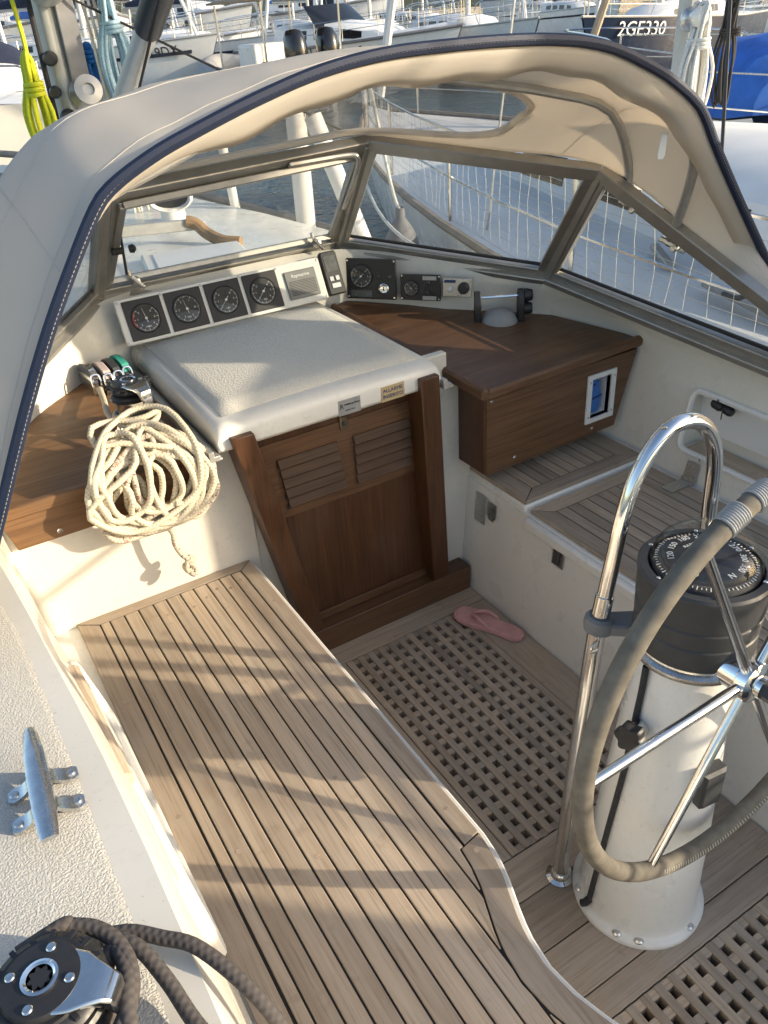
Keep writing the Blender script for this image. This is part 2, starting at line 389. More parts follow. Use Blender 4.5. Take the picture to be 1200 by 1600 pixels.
# ------------------------------------------------------------------ moulded cockpit: coaming wall, bulkhead, floor
ST = [  # bottom, shoulder, top inner, top outer
    ((2.00, -.6, .40), (2.07, -.6, .79), (2.05, -.6, .88), (2.15, -.6, .88)),
    ((2.00, .70, .40), (2.08, .70, .79), (2.06, .70, .885), (2.16, .70, .88)),
    ((2.005, 1.56, .40), (2.09, 1.56, .80), (2.05, 1.56, .91), (2.15, 1.56, .88)),
    ((2.01, 1.85, .40), (2.10, 1.85, .82), (2.03, 1.85, .945), (2.13, 1.87, .90)),
    ((1.96, 2.16, .60), (2.01, 2.16, .86), (1.965, 2.165, .98), (2.05, 2.23, .95)),
    ((1.69, 2.42, .76), (1.71, 2.43, .93), (1.72, 2.45, 1.035), (1.78, 2.55, 1.01)),
    ((1.42, 2.70, .84), (1.425, 2.715, .97), (1.44, 2.745, 1.075), (1.47, 2.86, 1.05)),
    ((1.00, 2.665, .84), (1.00, 2.70, .97), (1.00, 2.765, 1.085), (1.00, 2.90, 1.05)),
    ((.57, 2.67, .82), (.565, 2.70, .96), (.555, 2.76, 1.07), (.53, 2.88, 1.04)),
    ((.36, 2.55, .82), (.34, 2.56, .95), (.30, 2.52, 1.03), (.22, 2.60, 1.00)),
    ((.17, 2.36, .80), (.13, 2.36, .90), (.06, 2.28, .985), (-.03, 2.33, .96)),
    ((.03, 1.99, .40), (.0, 1.97, .80), (-.03, 1.97, .865), (-.09, 1.97, .866)),
    ((.098, 1.45, .40), (.020, 1.45, .79), (.0, 1.45, .85), (-.038, 1.45, .853)),
    ((.096, .80, .40), (.052, .80, .79), (.035, .80, .85), (-.02, .80, .853)),
    ((.075, -.6, .40), (.055, -.6, .80), (.045, -.6, .85), (-.015, -.6, .853))]
NS = 4; rows = []
for k in range(4): rows.append(cr([s[k] for s in ST], NS))
B_, S_, T_, O_ = [np.array(r) for r in rows]
prof = [B_, B_ + (S_ - B_) * .34, B_ + (S_ - B_) * .84, S_, S_ * .62 + T_ * .38 + (S_ - B_) * .03, T_ * .85 + S_ * .15, T_ * .93 + O_ * .07 + V(0, 0, .004), O_]
m = MB(); G = [[p[i] for p in prof] for i in range(len(B_))]
n = len(prof)
skip = [(NS * 1, NS * 2), (NS * 12, NS * 13)]
vs = [p for g in G for p in g]; fs = []
for i in range(len(G) - 1):
    for j in range(n - 1):
        if j == 1 and skip[0][0] <= i < skip[0][1]: continue
        fs.append((i * n + j, i * n + j + 1, (i + 1) * n + j + 1, (i + 1) * n + j))
m.add(vs, fs)
for a, b in skip[:1]:     # pocket moulded into the starboard coaming
    sgn = 1 if a < 20 else -1; dep = V(.10, 0, -.01) if sgn > 0 else V(-.045, 0, -.05)
    lo0, lo1, hi0, hi1 = G[a][1], G[b][1], G[a][2], G[b][2]
    q = [lo0, lo1, hi1, hi0]; q2 = [p + dep for p in q]
    m.add(q + q2, [(0, 1, 5, 4), (1, 2, 6, 5), (2, 3, 7, 6), (3, 0, 4, 7), (4, 5, 6, 7)])
COAMING = tag(m.build('cockpit_wall', 'gelcoat', smooth=50), kind='structure')
for a, b in skip:     # raised rims and teak floors of the pockets
    sgn = 1 if a < 20 else -1
    lo0, lo1, hi0, hi1 = G[a][1], G[b][1], G[a][2], G[b][2]
    inx = V(-.004 * sgn, 0, 0); pts = []
    for c, d, e in ((lo0, lo1, hi0), (lo1, hi1, lo0), (hi1, hi0, lo1), (hi0, lo0, hi1)):
        dv = (d - c) / np.linalg.norm(d - c); ev = (e - c) / np.linalg.norm(e - c)
        for t in np.linspace(0, 1, 6): pts.append(c + inx + ev * .035 * (1 - t) ** 2 + dv * .035 * t ** 2)
    MB().tube(pts, .011 if sgn > 0 else .013, 8, loop=True).build('pocket_rim', 'gelcoat_white', COAMING)
    if sgn < 0:
        MB().beam((.034, 1.39, .742), (.047, 1.04, .742), .026, .05, ch=.008).build('teak_strip', 'teak_y', COAMING); continue
    f0, f1 = lo0 + (lo1 - lo0) * .02, lo0 + (lo1 - lo0) * .98
    MB().prism([(f0[0], f0[1]), (f1[0], f1[1]), (f1[0] + .092 * sgn, f1[1]), (f0[0] + .092 * sgn, f0[1])], lo0[2] - .006, lo0[2] + .006, .002).build('pocket_floor', 'teak_y', COAMING)
    for t in (.12, .5, .88):
        for q0, q1 in ((lo0, lo1), (hi0, hi1)):
            screw(q0 + (q1 - q0) * t + V(-.017 * sgn, 0, 0), (-sgn, 0, 0), .005, COAMING)
# bulkhead: the white panels either side of the companionway
bw = MB(); bw.box(-.04, .668, 1.985, 2.03, .30, .811); bw.box(1.325, 2.10, 1.975, 2.03, 0, .80); bw.box(.60, 1.40, 2.0, 2.03, -.03, .90)
tag(bw.build('bulkhead_wall', 'gelcoat', bevel=.004), kind='structure')
# starboard locker front under the seat
fl = MB(); fl.prism([(1.40, -.03), (1.425, -.03), (1.462, .40), (1.462, .436), (1.50, .436), (2.05, .436), (2.05, -.03)], 0, 2.60, 0, o=(0, 1.99, 0), ax=(1, 0, 0), ay=(0, 0, 1))
# ------------------------------------------------------------------ port side deck and cabin top of this boat
DK = thing('side_deck', 'cream textured non-skid side deck outside the cockpit coaming with the cleat', 'deck', (-.3, .6, .85))
G2 = []
for y, xi in zip(np.linspace(2.35, -.6, 14), np.interp(np.linspace(2.35, -.6, 14), [-.6, .8, 1.45, 1.97, 2.35], [-.018, -.021, -.038, -.092, -.05])):
    G2.append([(xi + .02, y, .848), (xi - .001, y, .8545), (xi - .006, y, .857), (-.3, y, .858), (-.55, y, .85), (-.62, y, .83)])
MB().sheet(G2).build('deck_surface', 'nonskid_deck', DK)
RF = thing('cabin_top', 'cream cabin roof of the near boat seen through the middle windscreen pane', 'cabin roof', (1, 4, .9))
rings = []
for y, hw, zt in ((2.80, .95, .93), (3.4, .93, .92), (4.4, .86, .90), (5.6, .74, .86), (6.4, .6, .82), (6.7, .55, .60)):
    rings.append([(1.05 + hw * s, y, zt + dz) for s, dz in ((-1.12, -.35), (-1.0, -.06), (-.92, 0), (-.5, .035), (0, .05), (.5, .035), (.92, 0), (1.0, -.06), (1.12, -.35))])
MB().rings(rings, closed=False).build('roof', 'gelcoat_white', RF)
MB().prism([(-.62, 2.3), (2.6, 2.3), (2.45, 5), (2.1, 7.5), (1.6, 9.4), (1.05, 10.3), (.5, 9.4), (0, 7.5), (-.35, 5)], .50, .58).build('foredeck', 'deck_teak', RF)
MB().tube(cr([(2.62, 1.2, .66), (2.55, 3.5, .64), (2.42, 5, .64), (2.09, 7.5, .68), (1.6, 9.4, .74), (1.05, 10.3, .78)], 6), .035, 8).build('toe_rail', 'deck_teak', RF)
MB().box(2.12, 2.62, -1.0, 2.4, .58, .74).build('starboard_deck', 'deck_white', RF)
hp = [(.0, 10.3, 1.05), (.0, 9.4, 1.6), (.0, 7.5, 2.12), (.0, 5, 2.47), (.0, 2.3, 2.64), (0, -1.2, 2.62)]
MB().rings([[(x, y, .66), (x - .05, y, .0), (x - .3, y, -.9)] for _, y, x in hp], closed=False).build('hull_side', 'hull_white', RF)
# ------------------------------------------------------------------ cockpit floor with planks
FLOOR = tag(MB().box(.60, 1.45, -.6, 2.0, -.08, -.042).build('cockpit_floor', 'bedding'), kind='structure')
def plank(poly, z0, z1, mat, parent, name='plank', ch=.0015):
    return MB().prism(poly, z0, z1, ch).build(name, mat, parent, smooth=0)
def rect(x0, x1, y0, y1): return [(x0, y0), (x1, y0), (x1, y1), (x0, y1)]
plank(rect(.62, 1.424, 1.8265, 1.93), -.04, 0, 'teak_worn_x', FLOOR)
plank(rect(1.3065, 1.424, .954, 1.8235), -.04, 0, 'teak_worn_y', FLOOR)
plank(rect(.62, .840, .954, 1.8235), -.04, 0, 'teak_worn_y', FLOOR)
for a, b in ((.848, .951), (.725, .845), (.604, .722)): plank(rect(.58, 1.424, a, b), -.04, 0, 'teak_worn_x', FLOOR)
plank(rect(.58, 1.424, .540, .601), -.04, 0, 'teak_worn_x', FLOOR)
plank(rect(1.335, 1.424, -.5, .537), -.04, 0, 'teak_worn_y', FLOOR)
plank(rect(.58, .64, -.5, .537), -.04, 0, 'teak_worn_y', FLOOR)
def grating(x0, x1, y0, y1, label, px=.0437, py=.0455):
    g = thing('floor_grating', label, 'grating', ((x0 + x1) / 2, (y0 + y1) / 2, -.04), 'teak gratings in the cockpit floor')
    nx = int(round((x1 - x0) / px)); ny = int(round((y1 - y0) / py)); a = .0105
    for i in range(nx + 1):
        c = x0 + a + (x1 - x0 - 2 * a) * i / nx
        j = rng.uniform(-.0006, .0006)
        plank(rect(c - a, c + a, y0, y1), -.038, j, 'teak_worn_y', g, 'slat', .001)
    for i in range(ny + 1):
        c = y0 + a + (y1 - y0 - 2 * a) * i / ny
        plank(rect(x0 + .0005, x1 - .0005, c - a, c + a), -.038, -.0035 + rng.uniform(-.0006, .0006), 'teak_worn_x', g, 'slat', .0005)
grating(.843, 1.3045, .955, 1.8225, 'long teak lattice grating on the floor in front of the companionway door')
grating(.643, 1.332, .03, .5365, 'teak lattice grating behind the pedestal at the bottom edge of the picture')
# ------------------------------------------------------------------ port bench
BN = thing('bench_seat', 'long sunlit port bench of teak strips with black caulking', 'bench', (.35, 1, 0))
oy = [2.0, .815, .76, .72, .68, .64, .60, .54, .48, .42, .36, .28, .15, -.3]
ox = [.628, .628, .621, .611, .596, .581, .569, .562, .569, .586, .609, .634, .65, .66]
def outer(y): return float(np.interp(-y, [-a for a in oy], ox))
ys = [.815] + list(np.linspace(.79, -.3, 40))
body = [(-.03, 2.0), (.03, -.3)] + [(outer(y) + .014, y) for y in ys[::-1]] + [(.642, 2.0)]
MB().prism(body, 0.0, .4135, .004).build('seat_moulding', 'gelcoat_white', BN)
cb = [(.100, 1.981), (.100, -.3)] + [(outer(y) - .001, y) for y in ys[::-1]] + [(.627, 1.981)]
MB().prism(cb, .4136, .4215).build('caulking', 'caulk', BN, smooth=0)
g_ = .0022
seams = [.155, .182, .224, .265, .308, .348, .390, .431, .472, .513, .551, .584]
plank([(.100, 1.9815), (.628, 1.9815), (.588, 1.9465 + g_), (.153, 1.9435 + g_)], .4136, .4255, 'teak_x', BN)
plank([(.100, 1.978), (.1515, 1.942), (.155 - g_, 1.94), (.149, -.3), (.098, -.3)], .4136, .4255, 'teak_y', BN)
def strip(x0, x1):
    yy = [1.9445 - g_, .83, .8075, .8065] + list(np.linspace(.80, -.3, 160)); runs = [[]]
    for y in yy:
        lim = outer(y) - .052 if y < .807 else 9
        r = min(x1, lim - g_)
        if r < x0 + .0008:
            if runs[-1]: runs.append([])
            continue
        runs[-1].append((r, y))
    return [[(x0, rt[-1][1])] + rt[::-1] + [(x0, rt[0][1])] for rt in runs if len(rt) > 6]
for a, b in zip(seams[:-1], seams[1:]):
    for P in strip(a + g_, b - g_): plank(P, .4136, .4255 + rng.uniform(-.0004, .0004), 'teak_y', BN)
# strips behind the curve that only start further aft
plank([(.584 + g_, 1.943), (.628, 1.9785), (.628, .818), (.586 + g_, .8095)], .4136, .4255, 'teak_y', BN)
mg = [(outer(y), y) for y in [.8140] + list(np.linspace(.79, -.3, 50))]; mi = [(outer(y) - .052 + g_, y) for y in [.8040] + list(np.linspace(.79, -.3, 50))]
plank(mg + mi[::-1], .4136, .4256, 'teak_y', BN)
plugs = [(.37 + .0 * k, 1.965) for k in range(0)]
for x, y in [(.25, 1.963), (.45, 1.963), (.565, 1.90), (.525, 1.88), (.49, 1.90), (.45, 1.88), (.606, 1.75), (.606, 1.40), (.606, 1.12), (.605, .90), (.598, .785), (.405, 1.86), (.37, 1.9), (.33, 1.87), (.126, 1.6), (.126, 1.2), (.45, 1.1), (.33, .95), (.29, 1.25), (.20, 1.05)]:
    MB().lathe([(.0055, 0), (.0055, .0004), (.0001, .0005)], (x, y, .4255), seg=14).build('wood_plug', 'teak_worn_x', BN)
# ------------------------------------------------------------------ starboard seat
SB = thing('bench_seat', 'shaded starboard locker seat of narrow teak strips under the wooden box', 'bench', (1.7, 1.2, 0))
fl.build('locker_front', 'gelcoat_white', SB, bevel=.006)
MB().prism([(1.43, -.03), (1.466, .4), (1.466, .458), (2.03, .458), (2.03, -.03)], 0, .315, 0, o=(0, 1.985, 0), ax=(1, 0, 0), ay=(0, 0, 1)).build('step_moulding', 'gelcoat_white', SB, bevel=.008)
def seat(x0, x1, y0, y1, z, nst, side=.055, front=.06):
    MB().box(x0 + .002, x1 - .002, y0 + .002, y1 - .002, z, z + .010).build('caulking', 'caulk', SB, smooth=0)
    g = .002; zt = z + .013
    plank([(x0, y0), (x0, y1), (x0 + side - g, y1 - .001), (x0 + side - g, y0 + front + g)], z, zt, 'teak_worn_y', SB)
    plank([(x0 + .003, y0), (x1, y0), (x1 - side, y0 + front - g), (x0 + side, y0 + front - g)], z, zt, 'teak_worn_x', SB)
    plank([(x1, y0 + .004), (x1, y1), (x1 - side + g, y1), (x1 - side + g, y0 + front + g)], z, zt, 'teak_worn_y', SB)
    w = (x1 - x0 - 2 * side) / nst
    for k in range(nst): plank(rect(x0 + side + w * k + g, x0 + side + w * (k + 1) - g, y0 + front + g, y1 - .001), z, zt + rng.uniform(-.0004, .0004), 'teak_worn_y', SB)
seat(1.470, 1.995, 1.675, 1.972, .459, 9, .075, .055)
# the lower main lid: margin on its forward end
def seat_main():
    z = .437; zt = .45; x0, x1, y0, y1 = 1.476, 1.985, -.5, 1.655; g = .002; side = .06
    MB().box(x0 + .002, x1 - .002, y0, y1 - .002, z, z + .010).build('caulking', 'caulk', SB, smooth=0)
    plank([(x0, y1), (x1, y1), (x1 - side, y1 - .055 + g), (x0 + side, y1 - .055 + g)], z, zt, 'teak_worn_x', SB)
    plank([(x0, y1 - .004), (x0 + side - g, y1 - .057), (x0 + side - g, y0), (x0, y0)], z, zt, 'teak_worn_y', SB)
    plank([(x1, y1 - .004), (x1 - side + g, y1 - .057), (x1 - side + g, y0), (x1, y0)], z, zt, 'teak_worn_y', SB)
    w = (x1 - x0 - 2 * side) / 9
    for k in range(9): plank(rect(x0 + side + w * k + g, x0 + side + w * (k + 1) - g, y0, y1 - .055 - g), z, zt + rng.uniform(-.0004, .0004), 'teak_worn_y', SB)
seat_main()
MB().box(1.440, 1.4625, 1.15, 1.648, .395, .432).build('lid_edge', 'gelcoat_white', SB, bevel=.006)
# plates, latch and hinge of the locker
def onwall(y, z): return 1.425 + .037 * (z + .03) / .43
m = MB(); m.prism([(-.030, -.055), (.026, -.055), (.026, .055), (-.030, .055)], 0, .003, .001, o=(onwall(0, .34) - .003, 1.888, .345), ax=(0, -1, 0), ay=(.085, 0, .996)); m.build('vent_plate', 'brushed', SB)
m = MB(); m.prism([(-.024, .034), (-.024, -.015), (-.012, -.034), (.012, -.034), (.024, -.015), (.024, .034)], 0, .003, .001, o=(onwall(0, .355) - .003, 1.828, .36), ax=(0, -1, 0), ay=(.085, 0, .996)); m.build('shield_plate', 'brushed', SB)
m = MB(); m.prism([(-.025, -.045), (.025, -.045), (.025, .03), (-.025, .03)], 0, .003, .001, o=(onwall(0, .38) - .004, 1.495, .375), ax=(0, -1, 0), ay=(.085, 0, .996)); lp = m.build('latch_plate', 'brushed', SB)
m = MB(); m.prism([(-.013, -.03), (.013, -.03), (.013, .018), (.006, .026), (-.006, .026), (-.013, .018)], .003, .014, .003, o=(onwall(0, .38) - .004, 1.495, .370), ax=(0, -1, 0), ay=(.085, 0, .996)); m.build('latch', 'dark_grey', SB)
m = MB(); m.box(1.90, 2.0, 1.455, 1.50, .4505, .4545); m.beam((2.004, 1.478, .455), (2.016, 1.478, .515), .045, .004, (1, 0, 0)); m.tube([(2.003, 1.452, .457), (2.003, 1.503, .457)], .006, 8); m.build('hinge', 'brushed', SB)
# ------------------------------------------------------------------ companionway: frame, doors, hatch
CF = thing('companionway_frame', 'varnished brown posts and sill framing the companionway door', 'door frame', (1, 1.95, 0))
def post(t0, t1, b0, b1, zt, zb):
    m = MB(); m.rings([[(b0, 1.908, zb), (b1, 1.908, zb), (b1, 1.998, zb), (b0, 1.998, zb)], [(t0, 1.870, zt), (t1, 1.870, zt), (t1, 1.96, zt), (t0, 1.96, zt)]]); return m
post(.604, .671, .757, .822, .893, .098).build('post', 'mahogany_z', CF, bevel=.004)
post(1.214, 1.282, 1.262, 1.330, .897, .098).build('post', 'mahogany_z', CF, bevel=.004)
m = MB(); m.box(.60, 1.4225, 1.9065, 1.99, .001, .100); m.build('sill', 'mahogany_x', CF, bevel=.003)
DR = thing('companionway_door', 'brown varnished washboard door with two louvred vents', 'door', (1, 1.96, .1))
m = MB(); m.rings([[(.80, 1.962, .101), (1.264, 1.962, .101), (1.264, 1.985, .101), (.80, 1.985, .101)], [(.70, 1.962, .855), (1.27, 1.962, .855), (1.27, 1.985, .855), (.70, 1.985, .855)]]); m.build('panel', 'mahogany_z', DR)
# raised lower edge boards
MB().box(.815, 1.262, 1.952, 1.9615, .102, .135).build('rail', 'mahogany_x', DR, bevel=.002)
m = MB(); m.rings([[(.744, 1.957, .54), (1.262, 1.957, .54), (1.262, 1.9615, .54), (.744, 1.9615, .54)], [(.708, 1.957, .80), (1.265, 1.957, .80), (1.265, 1.9615, .80), (.708, 1.9615, .80)]]); m.build('upper_board', 'mahogany_x', DR, bevel=.0015)
for x0, x1, zt in ((.757, .957, .742), (1.013, 1.217, .742)):
    for k in range(5):
        z = zt - .0345 * k
        m = MB(); m.prism([(0, 0), (-.005, .001), (-.016, -.025), (-.013, -.0285), (-.001, -.025)], 0, x1 - x0, 0, o=(x0 + .004 * k * (x0 < 1), 1.9565, z), ax=(0, 1, 0), ay=(0, 0, 1))
        m.build('slat', 'mahogany_dull', DR, bevel=.0015)
        MB().box(x0 + .01, x1 - .01, 1.9545, 1.9568, z - .036, z - .022).build('gap_shade', 'bedding', DR, smooth=0)  # dark strip painted in for the shade under each louvre slat
m = MB(); m.prism([(-.012, -.016), (-.009, -.022), (.009, -.022), (.012, -.016), (.012, .016), (.009, .022), (-.009, .022), (-.012, .016)], 0, .006, .002, o=(.985, 1.956, .795), ax=(1, 0, 0), ay=(0, 0, 1)); lk = m.build('lock', 'bronze', DR)
MB().lathe([(.006, 0), (.006, .004), (.001, .0045)], (.985, 1.950, .795), (0, -1, 0), 12).build('keyhole', 'dark_grey', lk)
HT = thing('sliding_hatch', 'cream sliding companionway hatch with textured top and rounded lip', 'hatch', (.94, 2.3, .85))
yz = [(1.897, .854), (1.894, .864), (1.893, .893), (1.896, .908), (1.905, .919), (1.925, .926), (2.2, .929), (2.45, .931), (2.675, .930)]
xs = [-1, -1, -.985, -.96, -.90, -.75, -.4, 0, .4, .75, .90, .96, .985, 1, 1]; dz = [-.07, -.03, -.014, -.005, 0, .003, .007, .009, .007, .003, 0, -.005, -.014, -.03, -.07]
G = []
for y, z in yz:
    row = []
    for s, d in zip(xs, dz):
        f = min(1, max(0, (z - .854) / .072)); row.append((.937 + .362 * s, y, z + d * f * (1 if s not in (-1, 1) or d > -.05 else 1)))
    G.append(row)
for r in G[:3]:
    pass
MB().sheet(G).build('lid', 'gelcoat_white', HT, smooth=60, solid=.006)
G = []
for y in np.linspace(1.945, 2.66, 8):
    G.append([(.937 + .362 * s, y, np.interp(y, [p[0] for p in yz], [p[1] for p in yz]) + d + .0045) for s, d in ((-.89, .0003), (-.75, .003), (-.4, .007), (0, .009), (.4, .007), (.75, .003), (.89, .0003))])
MB().sheet(G).build('grip_panel', 'nonskid_hatch', HT, solid=.002)
for xa in (.556, 1.318):
    m = MB(); m.prism([(-.018, 0), (.018, 0), (.018, .006), (.012, .006), (.012, .014), (-.004, .014), (-.004, .030), (-.018, .030)], 0, .83, 0, o=(xa, 2.705, .842), ax=(1, 0, 0), ay=(0, 0, 1)); m.build('slide_rail', 'alu_light', HT, bevel=.001)
m = MB(); m.frame((.978, 1.8905, .876), V(1, 0, 0), V(0, 0, 1), V(0, -1, 0), .037, .024, .0012, .0008); bp = m.build('maker_plate', 'plate_grey', HT)
text('lettering', 'R', .022, (.952, 1.8886, .880), (1, 0, 0), (0, 0, 1), 'ink_black', bp); text('lettering', 'Hallberg-Rassy', .0085, (.986, 1.8886, .884), (1, 0, 0), (0, 0, 1), 'ink_black', bp); text('lettering', 'SVERIGE  N 312', .005, (.978, 1.8886, .866), (1, 0, 0), (0, 0, 1), 'ink_black', bp)
m = MB(); m.frame((1.126, 1.8905, .878), V(1, 0, 0), V(0, 0, 1), V(0, -1, 0), .041, .024, .0012, .0008); ap = m.build('alarm_plate', 'plate_gold', HT)
text('lettering', 'ALLARME', .0165, (1.126, 1.8886, .888), (1, 0, 0), (0, 0, 1), 'ink_blue', ap); text('lettering', 'INSERITO', .0165, (1.126, 1.8886, .869), (1, 0, 0), (0, 0, 1), 'ink_blue', ap)
for dx in (-.035, .035): screw((1.126 + dx, 1.8892, .878), (0, -1, 0), .0022, ap)
# ------------------------------------------------------------------ port counter (wood) below the winch
PC = thing('counter_box', 'brown wooden counter in the port corner carrying the winch and rope', 'counter', (.28, 2.2, .72))
m = MB(); m.rings([[(.012, 1.966, .813), (.545, 1.966, .813), (.545, 2.70, .875), (.40, 2.66, .875), (.16, 2.40, .855), (.03, 2.05, .82)], [(.012, 1.966, .828), (.545, 1.966, .828), (.545, 2.70, .890), (.40, 2.66, .890), (.16, 2.40, .87), (.03, 2.05, .835)]]); m.build('top', 'counter_x', PC)
m = MB(); m.rings([[(.026, 1.962, .722), (.548, 1.962, .722), (.548, 1.985, .722), (.026, 1.985, .722)], [(.004, 1.962, .8125), (.548, 1.962, .8125), (.548, 1.985, .8125), (.004, 1.985, .8125)]]); m.build('front_panel', 'counter_x', PC, bevel=.002)
m = MB(); m.box(.004, .275, 1.953, 1.976, .8135, .848); m.build('fiddle_rail', 'counter_x', PC, bevel=.006)
m = MB(); m.box(.30, .53, 2.02, 2.33, .829, .846); m.build('winch_pad', 'counter_x', PC, bevel=.003)
for x, z in ((.135, .742), (.50, .742)): screw((x, 1.9615, z), (0, -1, 0), .008, PC)
# ------------------------------------------------------------------ starboard wooden box with table top
TB = thing('wooden_box', 'dark brown wooden box with a wide table top on the starboard side', 'box', (1.75, 2.1, .5))
m = MB(); m.rings([[(1.413, 1.812, .796), (2.118, 1.842, .796), (2.0, 2.17, .82), (1.715, 2.44, .845), (1.43, 2.71, .87), (1.357, 2.68, .87)], [(1.413, 1.812, .820), (2.118, 1.842, .820), (2.0, 2.17, .844), (1.715, 2.44, .869), (1.43, 2.71, .894), (1.357, 2.68, .894)]]); m.build('table_top', 'mahogany_x', TB, bevel=.004)
MB().beam((1.41, 1.806, .815), (2.115, 1.836, .815), .026, .038, ch=.008).build('front_edging', 'mahogany_x', TB)
MB().beam((1.406, 1.80, .816), (1.352, 2.68, .888), .026, .040, ch=.008).build('side_edging', 'mahogany_y', TB)
m = MB(); m.box(1.424, 1.440, 1.836, 1.974, .515, .795); m.build('side_panel', 'mahogany_z', TB, bevel=.002)
m = MB(); x0, x1 = 1.424, 1.99; z0, z1 = .518, .7955
fp = [(1.424, .518), (1.995, .528), (2.075, .7955), (1.424, .7955)]
wx0, wx1, wz0, wz1 = 1.868, 1.958, .592, .738      # hole for the blue thing
m.prism([(1.424, .518), (1.868, .5258), (1.868, .7955), (1.424, .7955)], 0, .016, 0, o=(0, 1.835, 0), ax=(1, 0, 0), ay=(0, 0, 1))
m.prism([(1.868, .5258), (1.958, .5274), (1.958, .592), (1.868, .592)], 0, .016, 0, o=(0, 1.835, 0), ax=(1, 0, 0), ay=(0, 0, 1))
m.prism([(1.868, .738), (1.958, .738), (1.958, .7955), (1.868, .7955)], 0, .016, 0, o=(0, 1.835, 0), ax=(1, 0, 0), ay=(0, 0, 1))
m.prism([(1.958, .5274), (1.995, .528), (2.075, .7955), (1.958, .7955)], 0, .016, 0, o=(0, 1.835, 0), ax=(1, 0, 0), ay=(0, 0, 1))
m.build('front_panel', 'mahogany_x', TB)
m = MB()
for a, b, c, d in ((1.848, 1.868, .575, .755), (1.958, 1.978, .575, .755), (1.868, 1.958, .575, .592), (1.868, 1.958, .738, .755)): m.box(a, b, 1.811, 1.8185, c, d)
m.build('hatch_frame', 'white_paint', TB, bevel=.001)
m = MB()
for a in ((1.862, 1.868, 1.82, 1.90, .586, .744), (1.958, 1.964, 1.82, 1.90, .586, .744), (1.868, 1.958, 1.82, 1.90, .586, .592), (1.868, 1.958, 1.82, 1.90, .738, .744), (1.868, 1.958, 1.896, 1.902, .592, .738)): m.box(*a)
m.build('hatch_recess', 'white_paint', TB, smooth=0)
for x in (1.858, 1.968):
    for z in (.60, .73): screw((x, 1.811, z), (0, -1, 0), .004, TB)
for x, z in ((1.442, .781), (1.541, .549), (1.887, .549)): screw((x, 1.819, z), (0, -1, 0), .0065, TB)
BL = thing('blue_handset', 'blue plastic device sitting in the white framed opening of the box', 'device', (1.91, 1.86, .592))
m = MB(); m.prism([(-.030, 0), (.030, 0), (.036, .055), (.026, .115), (.002, .13), (-.022, .122), (-.026, .06)], 0, .045, .006, o=(1.908, 1.885, .5925), ax=(1, 0, 0), ay=(0, 0, 1)); m.build('body', 'blue_plastic', BL)
m = MB(); m.prism([(-.027, .052), (.033, .060), (.034, .066), (-.026, .058)], .045, .048, 0, o=(1.908, 1.885, .5925), ax=(1, 0, 0), ay=(0, 0, 1)); m.build('band', 'ink_blue', BL)
MB().lathe([(.004, 0), (.004, .002), (.0001, .002)], (1.905, 1.8395, .702), (0, -1, 0), 10).build('button', 'black_plastic', BL)
# ------------------------------------------------------------------ windscreen
WS = thing('windscreen', 'five-pane aluminium windscreen around the front of the cockpit', 'windscreen', (1, 2.5, 1.05))
WB = [V(-.12, 1.50, .90), V(.02, 2.2, 1.0), V(.535, 2.80, 1.092), V(1.462, 2.80, 1.092), V(1.985, 2.19, .998), V(2.065, 1.25, .902)]
WT = [V(-.07, 1.45, 1.06), V(.12, 1.87, 1.385), V(.565, 2.50, 1.435), V(1.448, 2.50, 1.468), V(1.885, 1.87, 1.385), V(2.01, 1.25, 1.065)]
for i in range(5):
    a, b, c, d = WB[i], WB[i + 1], WT[i + 1], WT[i]
    nrm = np.cross(b - a, d - a); nrm /= np.linalg.norm(nrm)
    ib = (b - a) / np.linalg.norm(b - a)
    def inset(p, e1, e2): return p + e1 / np.linalg.norm(e1) * .035 + e2 / np.linalg.norm(e2) * .030
    q = [inset(a, b - a, d - a), inset(b, a - b, c - b), inset(c, d - c, b - c), inset(d, c - d, a - d)]
    q[0] += (d - a) / np.linalg.norm(d - a) * .012; q[1] += (c - b) / np.linalg.norm(c - b) * .012
    MB().add([p + nrm * .003 for p in q] + [p - nrm * .003 for p in q], [(0, 1, 2, 3), (7, 6, 5, 4)]).build('pane', 'pane_glass', WS, smooth=0)
    MB().tube(cr(q, 1, True), .0065, 6, loop=True).build('gasket', 'rubber', WS)
    m = MB(); m.beam(a, b, .05, .034, nrm, .003); m.beam(a - V(0, 0, .018), b - V(0, 0, .018), .024, .058, nrm, .003); m.build('bottom_rail', 'aluminium', WS)
    m = MB(); m.beam(d, c, .04, .036, nrm, .003); m.beam(d + (a - d) / np.linalg.norm(a - d) * .026, c + (b - c) / np.linalg.norm(b - c) * .026, .014, .022, nrm, .002); m.build('top_rail', 'aluminium', WS)
    off = ib * .024
    for p0, p1, sg in ((a, d, 1), (b, c, -1)):
        m = MB(); m.beam(p0 + off * sg, p1 + off * sg, .034, .030, nrm, .003); m.build('side_rail', 'aluminium', WS)
for i in range(1, 5):
    m = MB(); m.beam(WB[i] - V(0, 0, .01), WT[i], .038, .044, (0, 1, 0), .004); m.build('corner_post', 'aluminium', WS)
    screw(WT[i] * .95 + WB[i] * .05 + V(0, -.024, 0), (0, -1, 0), .006, WS)
